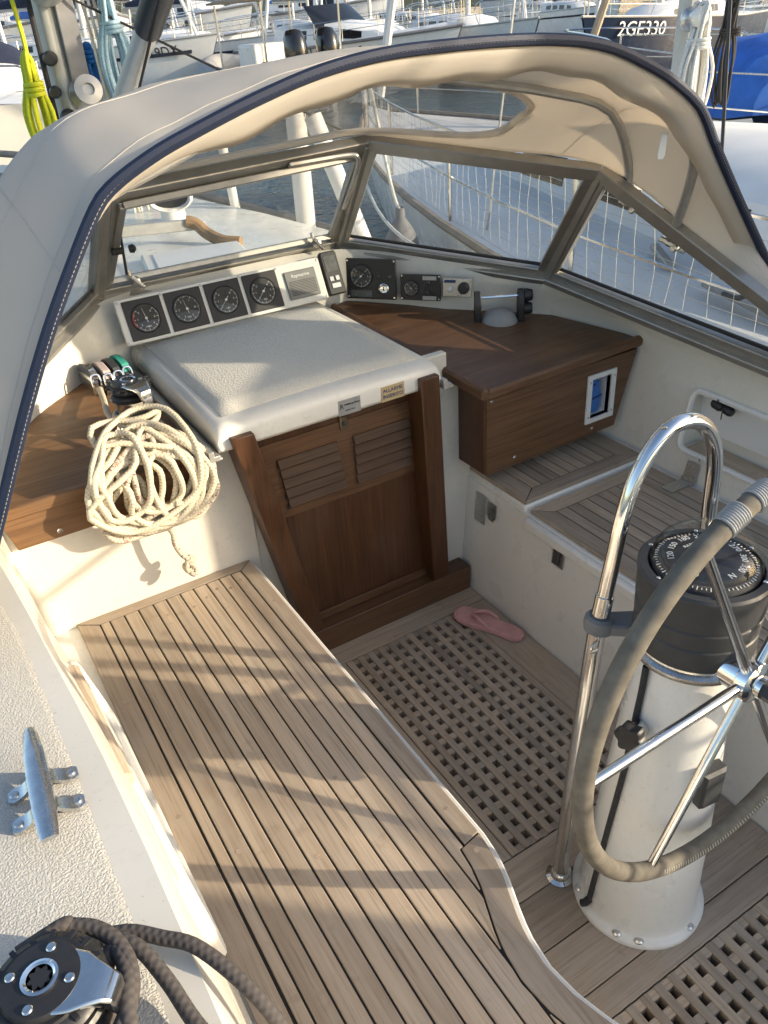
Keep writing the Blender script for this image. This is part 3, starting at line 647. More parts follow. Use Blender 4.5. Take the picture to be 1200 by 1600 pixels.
# inner opening frame of the middle pane, with its stays and latches
a, b, c, d = WB[2] + V(.045, -.030, .034), WB[3] + V(-.045, -.030, .034), WT[3] + V(-.045, -.006, -.038), WT[2] + V(.045, -.006, -.034)
m = MB(); [m.beam(p, q, .022, .018, (0, -1, .3), .003) for p, q in ((a, b), (b, c), (c, d), (d, a))]; m.build('opening_frame', 'aluminium', WS)
MB().tube(cr([c + V(-.22, -.02, .012), c + V(-.05, -.022, .014), c + V(-.012, -.024, .0), b * .2 + c * .8 + V(0, -.024, 0), b * .6 + c * .4 + V(0, -.024, 0)], 5), .008, 8).build('stay', 'alu_light', WS)
MB().beam(c + V(-.26, -.018, .012), c + V(-.10, -.018, .014), .014, .022, (0, -1, .3), .003).build('hinge', 'aluminium', WS)
for p in (a * .9 + b * .1, a * .08 + b * .92):
    k = MB(); k.lathe([(.016, 0), (.014, .01), (.010, .02), (.001, .022)], p + V(0, -.012, -.012), (0, -1, .2), 14); k.beam(p + V(-.02, -.03, .012), p + V(.02, -.03, -.035), .014, .012, (0, -1, 0), .004); k.tube([p + V(-.02, -.026, .012), p + V(-.024, -.026, .032)], .006, 8); k.build('latch', 'brushed', WS)
k = MB(); p = a * .55 + d * .45 + V(.02, -.02, 0); k.tube([p + V(-.006, 0, -.075), p + V(.004, 0, .07)], .0045, 8); k.lathe([(.011, 0), (.011, .03), (.006, .035)], p + V(-.035, 0, .0), (1, 0, 0), 12); k.lathe([(.012, 0), (.014, .012), (.006, .02)], p + V(.02, 0, 0), (1, 0, 0), 12); k.build('stay_rod', 'rubber', WS)
# ------------------------------------------------------------------ spray hood
SH = thing('spray_hood', 'beige canvas spray hood with navy edging stretched over the cockpit front', 'spray hood', (1, 2, .9))
A_ = [(-.12, .88), (-.05, 1.01), (.012, 1.126), (.102, 1.293), (.172, 1.413), (.234, 1.507), (.299, 1.597), (.338, 1.630), (.409, 1.664), (.480, 1.689), (.600, 1.7256), (.726, 1.756), (.856, 1.772), (.996, 1.775), (1.116, 1.774), (1.229, 1.769), (1.332, 1.758), (1.423, 1.738), (1.524, 1.701), (1.61, 1.662), (1.707, 1.600), (1.78, 1.51), (1.868, 1.407), (1.98, 1.28), (2.095, 1.152), (2.16, 1.08)]
A_ = [(x, 1.4, z) for x, z in A_]
Bf = [(-.1, 1.42, .99), (.0, 1.62, 1.20), (.12, 1.87, 1.405), (.35, 2.2, 1.435), (.565, 2.50, 1.455), (.8, 2.51, 1.465), (1.0, 2.51, 1.475), (1.2, 2.51, 1.485), (1.448, 2.50, 1.488), (1.67, 2.19, 1.45), (1.885, 1.87, 1.405), (1.955, 1.56, 1.25), (2.02, 1.30, 1.10), (2.06, 1.20, 1.05)]
NSP, NU = 145, 49
sp = np.linspace(0, 1, NSP); av = resample(cr(A_, 4), sp); bv = resample(cr(Bf, 4), sp)
bz = np.interp(sp, [0, .12, .22, .3, .38, .5, .65, .8, 1], [0, .20, .29, .30, .25, .19, .14, .10, 0]); bx = np.interp(sp, [0, .12, .25, .35, .5, .75, 1], [0, -.06, -.08, -.05, 0, .05, 0])
kk = np.ones(9) / 9; bz = np.convolve(np.r_[[bz[0]] * 4, bz, [bz[-1]] * 4], kk, 'valid')
K = (av + bv) / 2 + np.c_[bx, 0 * sp, bz]
def hood(u):
    P = av * (1 - u) ** 2 + 2 * u * (1 - u) * K + bv * u * u
    w = .0014 * np.sin(sp * 140 + u * 9) * np.exp(-((u - .04) / .1) ** 2) + .0042 * np.sin(sp * 61 + u * 7) * np.sin(np.pi * u) * (np.abs(sp - .5) > .12) + .004 * np.sin(sp * 23 - u * 19) * np.sin(np.pi * u)
    return P + np.c_[0 * sp, 0 * sp, w]
HG = [hood(u) for u in np.linspace(0, 1, NU)]
can, clr = MB(), MB(); vs = [p for r in HG for p in r]
def isclear(i, j):
    u = (i + .5) / (NU - 1); s = (j + .5) / (NSP - 1)
    return abs((s - .485) / .22) ** 4 + abs((u - .765) / .205) ** 4 < 1
fc, fw = [], []
for i in range(NU - 1):
    for j in range(NSP - 1):
        (fw if isclear(i, j) else fc).append((i * NSP + j, i * NSP + j + 1, (i + 1) * NSP + j + 1, (i + 1) * NSP + j))
can.add(vs, fc); clr.add(vs, fw)
can.build('canopy', 'canvas', SH, smooth=60, solid=.0016)
clr.build('clear_window', 'clear_vinyl', SH, smooth=60)
inn = np.array([V(1.03, 1.4, 1.2) - p for p in av]); inn[:, 1] = 0; inn /= np.linalg.norm(inn, axis=1)[:, None]
wv = .008 * np.sin(sp * 90) + .006 * np.sin(sp * 37)
hw = np.interp(sp, [0, .26, .36, .75, .84, 1], [.25, .28, .95, 1, .5, .4])
MB().sheet([av + inn * .003 + V(0, -.002, 0), av + inn * (.022 * hw)[:, None] + V(0, .006, 0), av + inn * ((.044 + wv * .2) * hw)[:, None] + V(0, .022, 0), av + inn * ((.062 + wv * .6) * hw)[:, None] + V(0, .048, 0)]).build('hem', 'canvas', SH, smooth=60, solid=.002)
MB().tube(av + V(0, -.006, 0) - inn * .004, .0115, 8).build('edge_piping', 'navy_trim', SH)
st = MB()
for k in range(4, 360):
    t0 = k / 364; p, q = resample(av, [t0, t0 + .0016]); st.tube([p + V(0, -.0165, .0025), q + V(0, -.0165, .0025)], .0005, 4)
st.build('stitching', 'thread', SH)
mid = HG[24] + np.c_[0 * sp, 0 * sp, -.02 + 0 * sp]
i0 = np.argmin(np.abs(sp - .17)); i1 = np.argmin(np.abs(sp - .80))
p1 = [V(.09, 1.80, 1.31), V(.10, 1.78, 1.40)] + [mid[i] for i in range(i0 + 4, i1, 8)] + [V(1.905, 1.775, 1.40), V(1.925, 1.78, 1.315)]
MB().tube(cr(p1, 4), .0125, 10).build('hoop', 'alu_light', SH)
p2 = [av[i] + inn[i] * (.030 if sp[i] > .3 else .004) + V(0, .042, 0) for i in range(16, 112, 6)] + [V(1.66, 1.435, 1.60), V(1.75, 1.445, 1.53), V(1.82, 1.48, 1.455), V(1.895, 1.555, 1.345), V(1.955, 1.635, 1.225)]
p2 = [p for p in p2[:-5] if p[0] < 1.58] + p2[-5:]
MB().tube(cr(p2, 4), .0135, 10).build('hoop', 'alu_light', SH)
for p in (V(1.925, 1.78, 1.31), V(1.957, 1.637, 1.218)):
    m = MB(); m.beam(p + V(-.012, .03, .0), p + V(.012, -.05, -.03), .016, .024, (-1, 0, .3), .003); m.lathe([(.011, 0), (.011, .016), (.007, .02)], p + V(-.01, -.03, -.018), (-1, -.2, 0), 10); m.lathe([(.013, -.02), (.016, -.01), (.016, .008), (.01, .012)], p, (-.2, -.4, .9), 10); m.build('hoop_bracket', 'brushed', SH)
for dx, dy in ((0, 0), (.012, .012)):
    m = MB(); m.prism([(-.007, 0), (.007, 0), (.009, -.05), (.006, -.058), (-.006, -.058), (-.009, -.05)], 0, .004, .001, o=(1.685 + dx, 1.47 + dy, 1.545), ax=(.8, -.6, 0), ay=(.1, 0, 1)); m.build('zip_pull', 'white_paint', SH)
def hpt(u, s_): 
    r = hood(u); return np.array([np.interp(s_, sp, r[:, k]) for k in range(3)])
bd = []
for a in np.linspace(0, 2 * math.pi, 121)[:-1]: bd.append(hpt(.765 + .205 * np.sign(math.sin(a)) * abs(math.sin(a)) ** .5, .485 + .22 * np.sign(math.cos(a)) * abs(math.cos(a)) ** .5))
for s_ in (.235, .765):
    MB().tube([hpt(u, s_) + V(0, 0, .001) for u in np.linspace(.01, .99, 30)], .0013, 5).build('seam', 'canvas', SH)
for u in (.055, .30):
    MB().tube([hpt(u, s_) + V(0, 0, .001) for s_ in np.linspace(.02, .98, 90)], .0013, 5).build('seam', 'canvas', SH)
MB().tube(bd, .011, 6, loop=True).build('window_tape', 'canvas', SH)
# ------------------------------------------------------------------ instrument panel
IP = thing('instrument_panel', 'cream panel of four black dial gauges and a grey speaker behind the hatch', 'instrument panel', (.93, 2.7, .93))
IX = V(1, 0, 0); IY = V(0, .42, .907); IY /= np.linalg.norm(IY); IN = np.cross(IX, IY)          # plane leaning forward; IN points aft
if IN[1] > 0: IN = -IN
IO = V(.935, 2.662, 1.008)
def ip(x, z, h=0.): return IO + IX * x + IY * z + IN * h
m = MB(); m.prism([(-.372, -.072), (.372, -.072), (.378, -.066), (.378, .074), (.372, .080), (-.372, .080), (-.378, .074), (-.378, -.066)], 0, .012, .003, o=IO, ax=IX, ay=IY); m.build('backplate', 'gelcoat_white', IP)
def dial(parent, o, ax, ay, an, r, kind, needle, mats=('dial_face', 'ink')):
    o, ax, ay, an = map(np.asarray, (o, ax, ay, an))
    MB().lathe([(r, 0), (r, .003), (r * .95, .0045), (r * .93, .002)], o, an, 36, cap=False).build('bezel_ring', 'black_plastic', parent)
    face = MB().lathe([(r * .94, .0005), (r * .93, .0016), (.0005, .0017)], o, an, 36).build('dial', mats[0], parent)
    m = MB(); N = 60; a0, a1 = (-225, 45) if kind != 'full' else (0, 360)
    for k in range(N + 1):
        a = R(a0 + (a1 - a0) * k / N); L = .14 if k % 10 == 0 else (.09 if k % 5 == 0 else .05)
        dvec = ax * math.cos(a) + ay * math.sin(a); tv = -ax * math.sin(a) + ay * math.cos(a)
        m.frame(o + dvec * r * (.86 - L / 2) + an * .002, dvec, tv, an, r * L / 2, r * (.016 if k % 5 == 0 else .008), .0003)
    m.build('scale', 'ink', parent)
    for k in range(0, N + 1, 10):
        if kind == 'full' and k == 60: continue
        a = R(a0 + (a1 - a0) * k / N); p = o + (ax * math.cos(a) + ay * math.sin(a)) * r * .58 + an * .0018
        text('numeral', str(k // 10 * (2 if kind == 'wind' else 1)), r * .20, p, ax, ay, 'ink', parent, .0002)
    dv = ax * math.cos(R(needle)) + ay * math.sin(R(needle)); tv = np.cross(an, dv)
    m = MB(); m.add([o - dv * r * .3 + tv * r * .03 + an * .003, o - dv * r * .3 - tv * r * .03 + an * .003, o + dv * r * .72 - tv * r * .008 + an * .003, o + dv * r * .72 + tv * r * .008 + an * .003], [(0, 1, 2, 3), (3, 2, 1, 0)]); m.lathe([(r * .09, .0015), (r * .09, .0045), (r * .05, .005)], o, an, 16); m.build('needle', 'ink', parent)
    MB().lathe([(r * .90, .0062), (r * .5, .0072), (.0005, .0075)], o, an, 36, cap=False).build('glass', 'dome_glass', parent)
for k, (gx, kind, nd, lb) in enumerate(((-.292, 'arc', 100, 'round dial with red ticks'), (-.150, 'full', 100, 'compass style dial'), (-.008, 'arc', 225, 'dial with pointer lower left'), (.134, 'arc', 225, 'rightmost dial'))):
    m = MB(); m.frame(ip(gx, .004, .0145), IX, IY, IN, .0645, .0655, .0022, .0015); pl = m.build('gauge', 'black_plastic', IP)
    dial(pl, ip(gx, .004, .0168), IX, IY, IN, .049, kind, nd)
    text('lettering', ('WIND', 'DEG', 'LOG', 'KTS')[k], .007, ip(gx, -.024, .0188), IX, IY, 'ink', pl, .0002)
    if k == 0:
        m = MB()
        for j in range(14):
            a = R(150 + j * 5); dvv = IX * math.cos(a) + IY * math.sin(a); m.frame(ip(gx, .004, .0191) + dvv * .0435, dvv, np.cross(IN, dvv), IN, .004, .0011, .0002)
        m.build('red_arc', 'ink_red', pl)
for x in (-.368, -.222, -.079, .063, .205, .37):
    for z in (-.062, .070):
        if x in (-.368, .37) or z > 0: screw(ip(x, z, .012), IN, .0045, IP, 'brushed')
m = MB(); m.frame(ip(.288, -.0, .016), IX, IY, IN, .062, .050, .0035, .003); spk = m.build('speaker', 'speaker_grey', IP)
m = MB()
for z in np.linspace(-.036, .012, 10): m.frame(ip(.288, z, .0198), IX, IY, IN, .052, .0012, .0006)
m.build('grille', 'dark_grey', spk)
text('lettering', 'Raymarine', .017, ip(.288, .031, .0196), IX, IY, 'ink', spk, .0003)
# black remote display right of the panel
RD = thing('remote_display', 'narrow black handheld display upright between speaker and engine panel', 'display', (1.36, 2.69, .93))
ro = V(1.362, 2.688, 1.012)
m = MB(); m.prism([(-.030, -.078), (.030, -.078), (.034, -.072), (.034, .072), (.028, .080), (-.028, .080), (-.034, .072), (-.034, -.072)], 0, .022, .004, o=ro, ax=IX, ay=IY); m.build('body', 'black_plastic', RD)
m = MB(); m.frame(ro + IX * 0 + IY * .035 + IN * .0228, IX, IY, IN, .024, .028, .0006); m.build('screen', 'display', RD)
for dx, dz, w in ((-.012, -.020, .008), (.012, -.020, .008), (.0, -.046, .018)):
    m = MB(); m.frame(ro + IX * dx + IY * dz + IN * .0235, IX, IY, IN, w, .009, .0015, .001); m.build('button', 'plate_grey', RD)
# angled panels on the starboard quarter
QX = V(.655, -.755, 0); QX /= np.linalg.norm(QX); QY = V(.06, .09, .99); QY = QY - QX * QY.dot(QX); QY /= np.linalg.norm(QY); QN = np.cross(QX, QY)
if QN[1] > 0: QN = -QN
QO = V(1.418, 2.700, .905)
def qp(x, z, h=0.): return QO + QX * x + QY * z + QN * h
EP = thing('engine_panel', 'black engine panel with rev counter and key switch', 'engine panel', tuple(qp(.11, 0)))
m = MB(); m.frame(qp(.113, .078, .006), QX, QY, QN, .098, .074, .006, .003); b_ = m.build('faceplate', 'black_plastic', EP)
dial(EP, qp(.075, .088, .0125), QX, QY, QN, .045, 'arc', 220)
k = MB(); k.lathe([(.020, 0), (.020, .006), (.015, .009), (.012, .008)], qp(.165, .045, .012), QN, 20); k.build('key_switch', 'chrome', EP)
MB().frame(qp(.165, .045, .021), QX, QY, QN, .0015, .007, .0012).build('key_slot', 'ink_black', EP)
for x in (.145, .185): MB().lathe([(.008, 0), (.008, .004), (.003, .007)], qp(x, .088, .012), QN, 12).build('warning_light', 'dark_grey', EP)
MB().frame(qp(.075, .024, .0125), QX, QY, QN, .042, .012, .0008).build('hour_meter', 'display', EP)
for x in (.022, .204):
    for z in (.012, .144): screw(qp(x, z, .012), QN, .004, EP)
VP = thing('gauge_panel', 'small black gauge panel beside the engine panel', 'gauge panel', tuple(qp(.31, 0)))
m = MB(); m.frame(qp(.305, .053, .006), QX, QY, QN, .077, .047, .006, .003); m.build('faceplate', 'black_plastic', VP)
dial(VP, qp(.270, .050, .0125), QX, QY, QN, .029, 'arc', 135)
for x, z in ((.335, .072), (.335, .035)): k = MB(); k.lathe([(.008, 0), (.008, .006), (.004, .008)], qp(x, z, .012), QN, 12); k.build('switch', 'dark_grey', VP)
for x, z in ((.340, .088), (.340, .016)): MB().frame(qp(x, z, .0124), QX, QY, QN, .026, .007, .0006).build('label_strip', 'plate_grey', VP)
for x in (.234, .376):
    for z in (.012, .094): screw(qp(x, z, .012), QN, .0035, VP)
SP = thing('switch_plate', 'little steel plate with a push button and a black knob', 'switch', tuple(qp(.44, 0)))
m = MB(); m.frame(qp(.442, .056, .003), QX, QY, QN, .054, .034, .003, .002); m.build('faceplate', 'brushed', SP)
MB().lathe([(.010, 0), (.010, .008), (.006, .012), (.0005, .013)], qp(.418, .050, .006), QN, 16).build('button', 'white_paint', SP)
MB().lathe([(.021, 0), (.021, .012), (.017, .018), (.0005, .019)], qp(.468, .056, .006), QN, 20).build('knob', 'black_plastic', SP)
MB().frame(qp(.415, .078, .0063), QX, QY, QN, .022, .005, .0006).build('label_strip', 'ink_blue', SP)
for x in (.394, .490): screw(qp(x, .082, .006), QN, .003, SP)
# bracket standing on the table top
BR = thing('swivel_mount', 'grey swivel mount with black side cheeks on the table top', 'mount', (1.80, 2.24, .842))
bc = V(1.80, 2.235, .841); m = MB(); m.lathe([(.070, 0), (.068, .012), (.060, .03), (.045, .044), (.02, .052), (.001, .053)], bc, seg=28); m.build('base', 'rib_grey', BR)
bd = V(.86, -.5, 0); bd /= np.linalg.norm(bd)
for sg in (-1, 1):
    m = MB(); m.prism([(-.022, .0), (.022, .0), (.026, .05), (.024, .10), (.012, .118), (-.012, .118), (-.024, .10), (-.026, .05)], -.011, .011, .004, o=bc + bd * .078 * sg + V(0, 0, .002), ax=np.cross(V(0, 0, 1), bd), ay=(0, 0, 1)); m.build('cheek', 'black_plastic', BR)
m = MB(); m.tube([bc - bd * .075 + V(0, 0, .098), bc + bd * .075 + V(0, 0, .098)], .005, 8); m.build('rod', 'chrome', BR)
for z in (.05, .098):
    m = MB(); m.lathe([(.024, 0), (.024, .012), (.019, .030), (.001, .032)], bc + bd * .088 + V(0, 0, z), bd, 12); m.build('knob', 'black_plastic', BR)
# ------------------------------------------------------------------ steering pedestal, compass, guard rail, wheel
PX, PY = 1.06, .72
PD = thing('steering_pedestal', 'white tapered steering pedestal bolted to the cockpit floor', 'pedestal', (PX - .02, PY, 0))
lean = lambda z: PX - .025 + .025 * z / .77
rr = []
for r, z in ((.152, .001), (.153, .010), (.150, .016), (.142, .019), (.136, .030), (.133, .05), (.128, .15), (.121, .30), (.112, .45), (.103, .60), (.094, .72), (.090, .765)):
    rr.append([(lean(z) + r * math.cos(2 * math.pi * i / 48), PY + r * math.sin(2 * math.pi * i / 48), z) for i in range(48)])
MB().rings(rr).build('column', 'gelcoat_white', PD, smooth=45)
for a in (-135, -82, -28, 30, 90, 150, 205):
    m = MB(); c = (lean(0) + .140 * math.cos(R(a)), PY + .140 * math.sin(R(a)), .016); m.lathe([(.011, 0), (.011, .004), (.007, .008), (.001, .009)], c, seg=12); m.build('bolt', 'brushed', PD)
def onped(az, z, off=0.):
    r = np.interp(z, [.05, .15, .30, .45, .60, .72], [.133, .128, .121, .112, .103, .094]) + off; return V(lean(z) + r * math.cos(R(az)), PY + r * math.sin(R(az)), z)
MB().tube([onped(-184 - 14 * abs(z - .5), z, .006) for z in np.linspace(.035, .76, 12)], .0065, 8).build('black_cord', 'black_rope', PD)
MB().tube([onped(-190, .045, .006), onped(-192, .028, .012), onped(-194, .022, .018)], .009, 8).build('cord_end', 'black_rope', PD)
kn = onped(-178, .615); kd = V(math.cos(R(-165)), math.sin(R(-165)), .15)
MB().lathe([(.018, 0), (.018, .025), (.013, .03)], kn, kd, 16).build('brake_boss', 'stainless', PD)
m = MB(); rg = []
for h, s in ((.030, .85), (.034, 1), (.050, 1), (.056, .9), (.058, .4)):
    ring = []; az = kd / np.linalg.norm(kd); u = np.cross(az, V(0, 0, 1)); u /= np.linalg.norm(u); w = np.cross(az, u)
    for i in range(40):
        a = 2 * math.pi * i / 40; q = (.029 + .004 * math.cos(6 * a)) * s; ring.append(kn + az * h + (u * math.cos(a) + w * math.sin(a)) * q)
    rg.append(ring)
m.rings(rg); m.build('brake_knob', 'black_plastic', PD)
m = MB(); c0 = onped(-97, .50, -.004); nd = V(math.cos(R(-97)), math.sin(R(-97)), 0); m.prism([(-.024, -.05), (.024, -.05), (.028, -.03), (.028, .05), (-.028, .05), (-.028, -.03)], 0, .028, .006, o=c0, ax=np.cross(V(0, 0, 1), nd), ay=(0, 0, 1)); m.build('switch_box', 'dark_grey', PD)
# compass
CP = thing('compass', 'black binnacle compass with glass dome on top of the pedestal', 'compass', (PX, PY, .765))
cx = V(PX + .004, PY, 0)
m = MB(); m.lathe([(.088, .766), (.112, .770), (.116, .776), (.116, .784), (.106, .790), (.104, .796), (.108, .800)], cx, seg=48); m.build('base_ring', 'brushed', CP)
m = MB(); m.lathe([(.110, .7985), (.113, .805), (.112, .845), (.1095, .848), (.1095, .852), (.113, .855), (.114, .885), (.1115, .888), (.1115, .892), (.115, .895), (.116, .945), (.118, .952), (.118, .960), (.114, .965), (.101, .966), (.098, .958), (.097, .93), (.04, .925), (.001, .925)], cx, seg=56); m.build('housing', 'dark_grey', CP)
MB().lathe([(.0955, .945), (.094, .960), (.082, .972), (.035, .980), (.0005, .981)], cx, seg=48).build('card', 'ink_black', CP)
tv_ = MB()
for k in range(72):
    a = R(k * 5); d = V(math.cos(a), math.sin(a), 0); L = .008 if k % 3 == 0 else .004
    tv_.frame(cx + V(0, 0, .9705) + d * .086, d + V(0, 0, -.2), np.cross(V(0, 0, 1), d), V(0, 0, 1), L / 2, .0008, .0004)
tv_.build('card_ticks', 'ink', CP)
for k, s in enumerate(('150', '180', '210', '240', '270', '300', '330', 'N', '30', '60', '90', '120')):
    a = R(80 - 30 * (k - 1)); d = V(math.cos(a), math.sin(a), -.12); d /= np.linalg.norm(d)
    text('numeral', s, .0165, cx + V(0, 0, .9875) + d * .063, np.cross(d, V(0, 0, 1)), d, 'ink', CP, .0003)
d = V(math.cos(R(84)), math.sin(R(84)), -.05); text('lettering', 'SUUNTO', .0085, cx + V(0, 0, .985) + d * .040, np.cross(d, V(0, 0, 1)), d, 'ink', CP, .0003)
MB().beam(cx + V(0, 0, .9855) + d * .003, cx + V(0, 0, .9845) + d * .030, .0025, .001).build('lubber_line', 'ink', CP)
MB().lathe([(.0975, .960), (.096, .978), (.090, .997), (.077, 1.014), (.056, 1.027), (.029, 1.035), (.0005, 1.037)], cx, seg=48, cap=False).build('dome', 'dome_glass', CP)
for a in (50, 110, 170, 230, 290, 350): screw(cx + V(.103 * math.cos(R(a)), .103 * math.sin(R(a)), .9665), (0, 0, 1), .004, CP)
text('lettering', 'SAFE DISTANCE', .0085, cx + V(.1165 * math.cos(R(-38)), .1165 * math.sin(R(-38)), .874), (-math.sin(R(-38)), math.cos(R(-38)), 0), (0, 0, 1), 'ink', CP, .0003)
text('lettering', 'COMPASS 80 CM', .0085, cx + V(.1165 * math.cos(R(-38)), .1165 * math.sin(R(-38)), .863), (-math.sin(R(-38)), math.cos(R(-38)), 0), (0, 0, 1), 'ink', CP, .0003)
# guard rail
GR = thing('guard_rail', 'shiny stainless steel hoop rail in front of the pedestal', 'guard rail', (1.1, .86, 0))
path = cr([(.905, .848, .0), (.925, .855, .30), (.955, .862, .70), (.975, .865, .84), (.990, .867, .93), (1.005, .868, 1.02), (1.030, .870, 1.09), (1.072, .871, 1.145), (1.125, .871, 1.168), (1.185, .870, 1.152), (1.228, .869, 1.105), (1.250, .868, 1.04), (1.256, .867, .95), (1.262, .865, .80), (1.262, .858, .40), (1.262, .85, .0)], 6)
MB().tube(path, .0158, 16).build('hoop', 'chrome', GR)
MB().tube([(.9545, .8615, .02), (.956, .862, .02)], .001, 6)
m = MB(); m.tube([path[i] for i in range(0, 19)], .0185, 16); m.build('lower_tube', 'stainless', GR)
for p in ((.905, .848, 0), (1.262, .85, 0)): MB().lathe([(.034, 0.001), (.034, .005), (.024, .010), (.021, .022), (.0187, .024)], p, seg=20).build('foot', 'stainless', GR)
m = MB(); cb = V(.9655, .8632, .775)
m.lathe([(.019, -.018), (.030, -.014), (.032, 0), (.030, .014), (.024, .020)], cb, (.1, .01, 1), 20); m.prism([(0, -.024), (.13, -.015), (.13, .05), (.05, .034), (0, .024)], -.012, .012, .004, o=cb, ax=(.72, -.69, 0), ay=(.69, .72, 0)); m.build('bracket', 'grey_plastic', GR)
MB().tube(cr([cb + V(-.02, -.02, -.02), cb + V(-.045, -.03, -.012), cb + V(-.05, -.032, -.03), cb + V(-.02, -.022, -.045)], 4), .0025, 6).build('pin', 'stainless', GR)
# wheel
WH = thing('yacht_helm', 'steering wheel with leather wrapped rim and steel spokes', 'steering wheel', (1.045, .577, .80))
HC = V(1.045, .577, .802); WNn = V(.035, -.998, .035); WNn /= np.linalg.norm(WNn)
WU = np.cross(V(0, 0, 1), WNn); WU /= np.linalg.norm(WU); WV = np.cross(WNn, WU)
if WU[0] < 0: pass
WR = .412
def wp(deg, r, h=0.): return HC + (WU * math.cos(R(deg)) + WV * math.sin(R(deg))) * r + WNn * h
m = MB(); m.tube([wp(a, WR) for a in np.arange(0, 360, 4)], .0170, 16, loop=True); RIM = m.build('rim', 'leather', WH)
# hand stitching along the inner and lower side of the leather
m = MB()
for a in np.arange(-118, 95, 1.1):
    p = wp(a, WR - .009, .0145); q = wp(a + .25, WR + .000, .0171); m.tube([p, (p + q) / 2 + WNn * .0008, q], .0009, 4)
m.build('stitching', 'thread', RIM)
for a0, a1 in ((98, 103), (107, 112)):
    for k, a in enumerate(np.arange(a0, a1, .55)):
        MB()
    m = MB()
    for a in np.arange(a0, a1, .62): m.tube([wp(a, WR) + (wp(a, 1) - HC) * 0.0180 * math.cos(t) + WNn * .0180 * math.sin(t) for t in np.linspace(0, 2 * math.pi, 17)[:-1]], .0023, 5, loop=True)
    m.build('cord_whipping', 'whipping', RIM)
m = MB(); m.tube([wp(a, WR) for a in (103, 104, 105, 106, 107)], .0160, 16); m.build('rim_metal', 'bronze', RIM)
m = MB(); m.lathe([(.030, -.055), (.034, -.05), (.034, -.012), (.040, -.008), (.040, .012), (.034, .016), (.022, .020), (.022, .030)], HC, WNn, 28); HB = m.build('hub', 'chrome', WH)
m = MB(); m.lathe([(.020, .030), (.020, .050), (.024, .053), (.024, .066), (.010, .07)], HC, WNn, 6); m.build('hub_nut', 'black_plastic', HB)
m = MB(); m.tube([HC - WNn * .05, HC - WNn * .14], .018, 14); m.build('shaft', 'stainless', WH)
for k in range(6):
    a = 178 - 60 * k; m = MB(); m.tube([wp(a, .020), wp(a, WR - .012)], [.0105, .0085], 12); m.build('spoke', 'stainless', WH)
# ------------------------------------------------------------------ deck hardware
def winch(o, s, name, label, jaws_r=.072, arm=-40, wrap=None):
    o = V(*o); w = thing(name, label, 'winch', tuple(o))
    L = lambda pr, nm, mt, seg=40: MB().lathe([(r * s, h * s) for r, h in pr], o, seg=seg).build(nm, mt, w)
    L([(.078, 0), (.078, .008), (.074, .014), (.066, .016), (.064, .030), (.060, .034)], 'base', 'stainless')
    L([(.060, .034), (.056, .045), (.052, .060), (.050, .085), (.052, .105), (.058, .118), (.062, .120)], 'drum', 'chrome')
    L([(.058, .120), (jaws_r, .124), (jaws_r + .002, .130), (jaws_r - .002, .135), (.052, .1385)], 'lower_jaw', 'black_plastic')
    L([(.050, .1385), (jaws_r - .004, .143), (jaws_r + .001, .149), (jaws_r - .004, .156), (.058, .160), (.056, .164)], 'upper_jaw', 'black_plastic')
    m = MB()
    for k in range(16):
        a = 2 * math.pi * k / 16; d = V(math.cos(a), math.sin(a), 0); m.frame(o + d * .061 * s + V(0, 0, .159 * s), d, np.cross(V(0, 0, 1), d), V(0, 0, 1), .008 * s, .003 * s, .0025 * s)
    m.build('grip_ribs', 'black_plastic', w)
    L([(.050, .158), (.050, .168), (.047, .173), (.030, .174), (.022, .1745), (.021, .170)], 'cap', 'black_plastic')
    L([(.0225, .170), (.0225, .177), (.019, .178), (.016, .176), (.016, .160)], 'socket', 'chrome', 24)
    rg = []
    for z in (.1605, .1755):
        rg.append([o + V(math.cos(2 * math.pi * i / 32), math.sin(2 * math.pi * i / 32), 0) * s * (.0125 + .0025 * math.cos(8 * 2 * math.pi * i / 32)) + V(0, 0, z * s) for i in range(32)])
    MB().rings(rg).build('socket_hole', 'ink_black', w)
    for k in range(4):
        a = R(45 + 90 * k + 12); screw(o + V(.037 * math.cos(a), .037 * math.sin(a), .174) * s, (0, 0, 1), .0065 * s, w)
    d = V(math.cos(R(arm)), math.sin(R(arm)), 0); e = V(-d[1], d[0], 0); m = MB(); rg = []
    for t, hw, z0, z1 in ((.025, .040, .166, .1725), (.048, .036, .164, .1725), (.066, .027, .160, .170), (.080, .021, .150, .167), (.090, .018, .130, .160), (.093, .017, .118, .150)):
        c = o + d * t * s; rg.append([c + e * hw * s + V(0, 0, z0 * s), c + e * hw * s + V(0, 0, z1 * s), c - e * hw * s + V(0, 0, z1 * s), c - e * hw * s + V(0, 0, z0 * s)])
    m.rings(rg); m.build('feeder_arm', 'stainless', w, bevel=.003)
    return w
winch((-.116, .598, .8585), .87, 'sheet_winch', 'big black topped sheet winch on the side deck at the picture corner', arm=-35)
winch((.440, 2.175, .8465), .95, 'halyard_winch', 'small chrome winch inside the coiled cream rope on the wooden counter', .060, arm=-75)
def rope(name, pts, r, mat, label, cat='rope', n=6, seg=9, group=None, loop=False):
    o = MB().tube(cr(pts, n, loop), r, seg, loop=loop, uv=True).build(name, mat, smooth=60); return tag(o, label, cat, group)
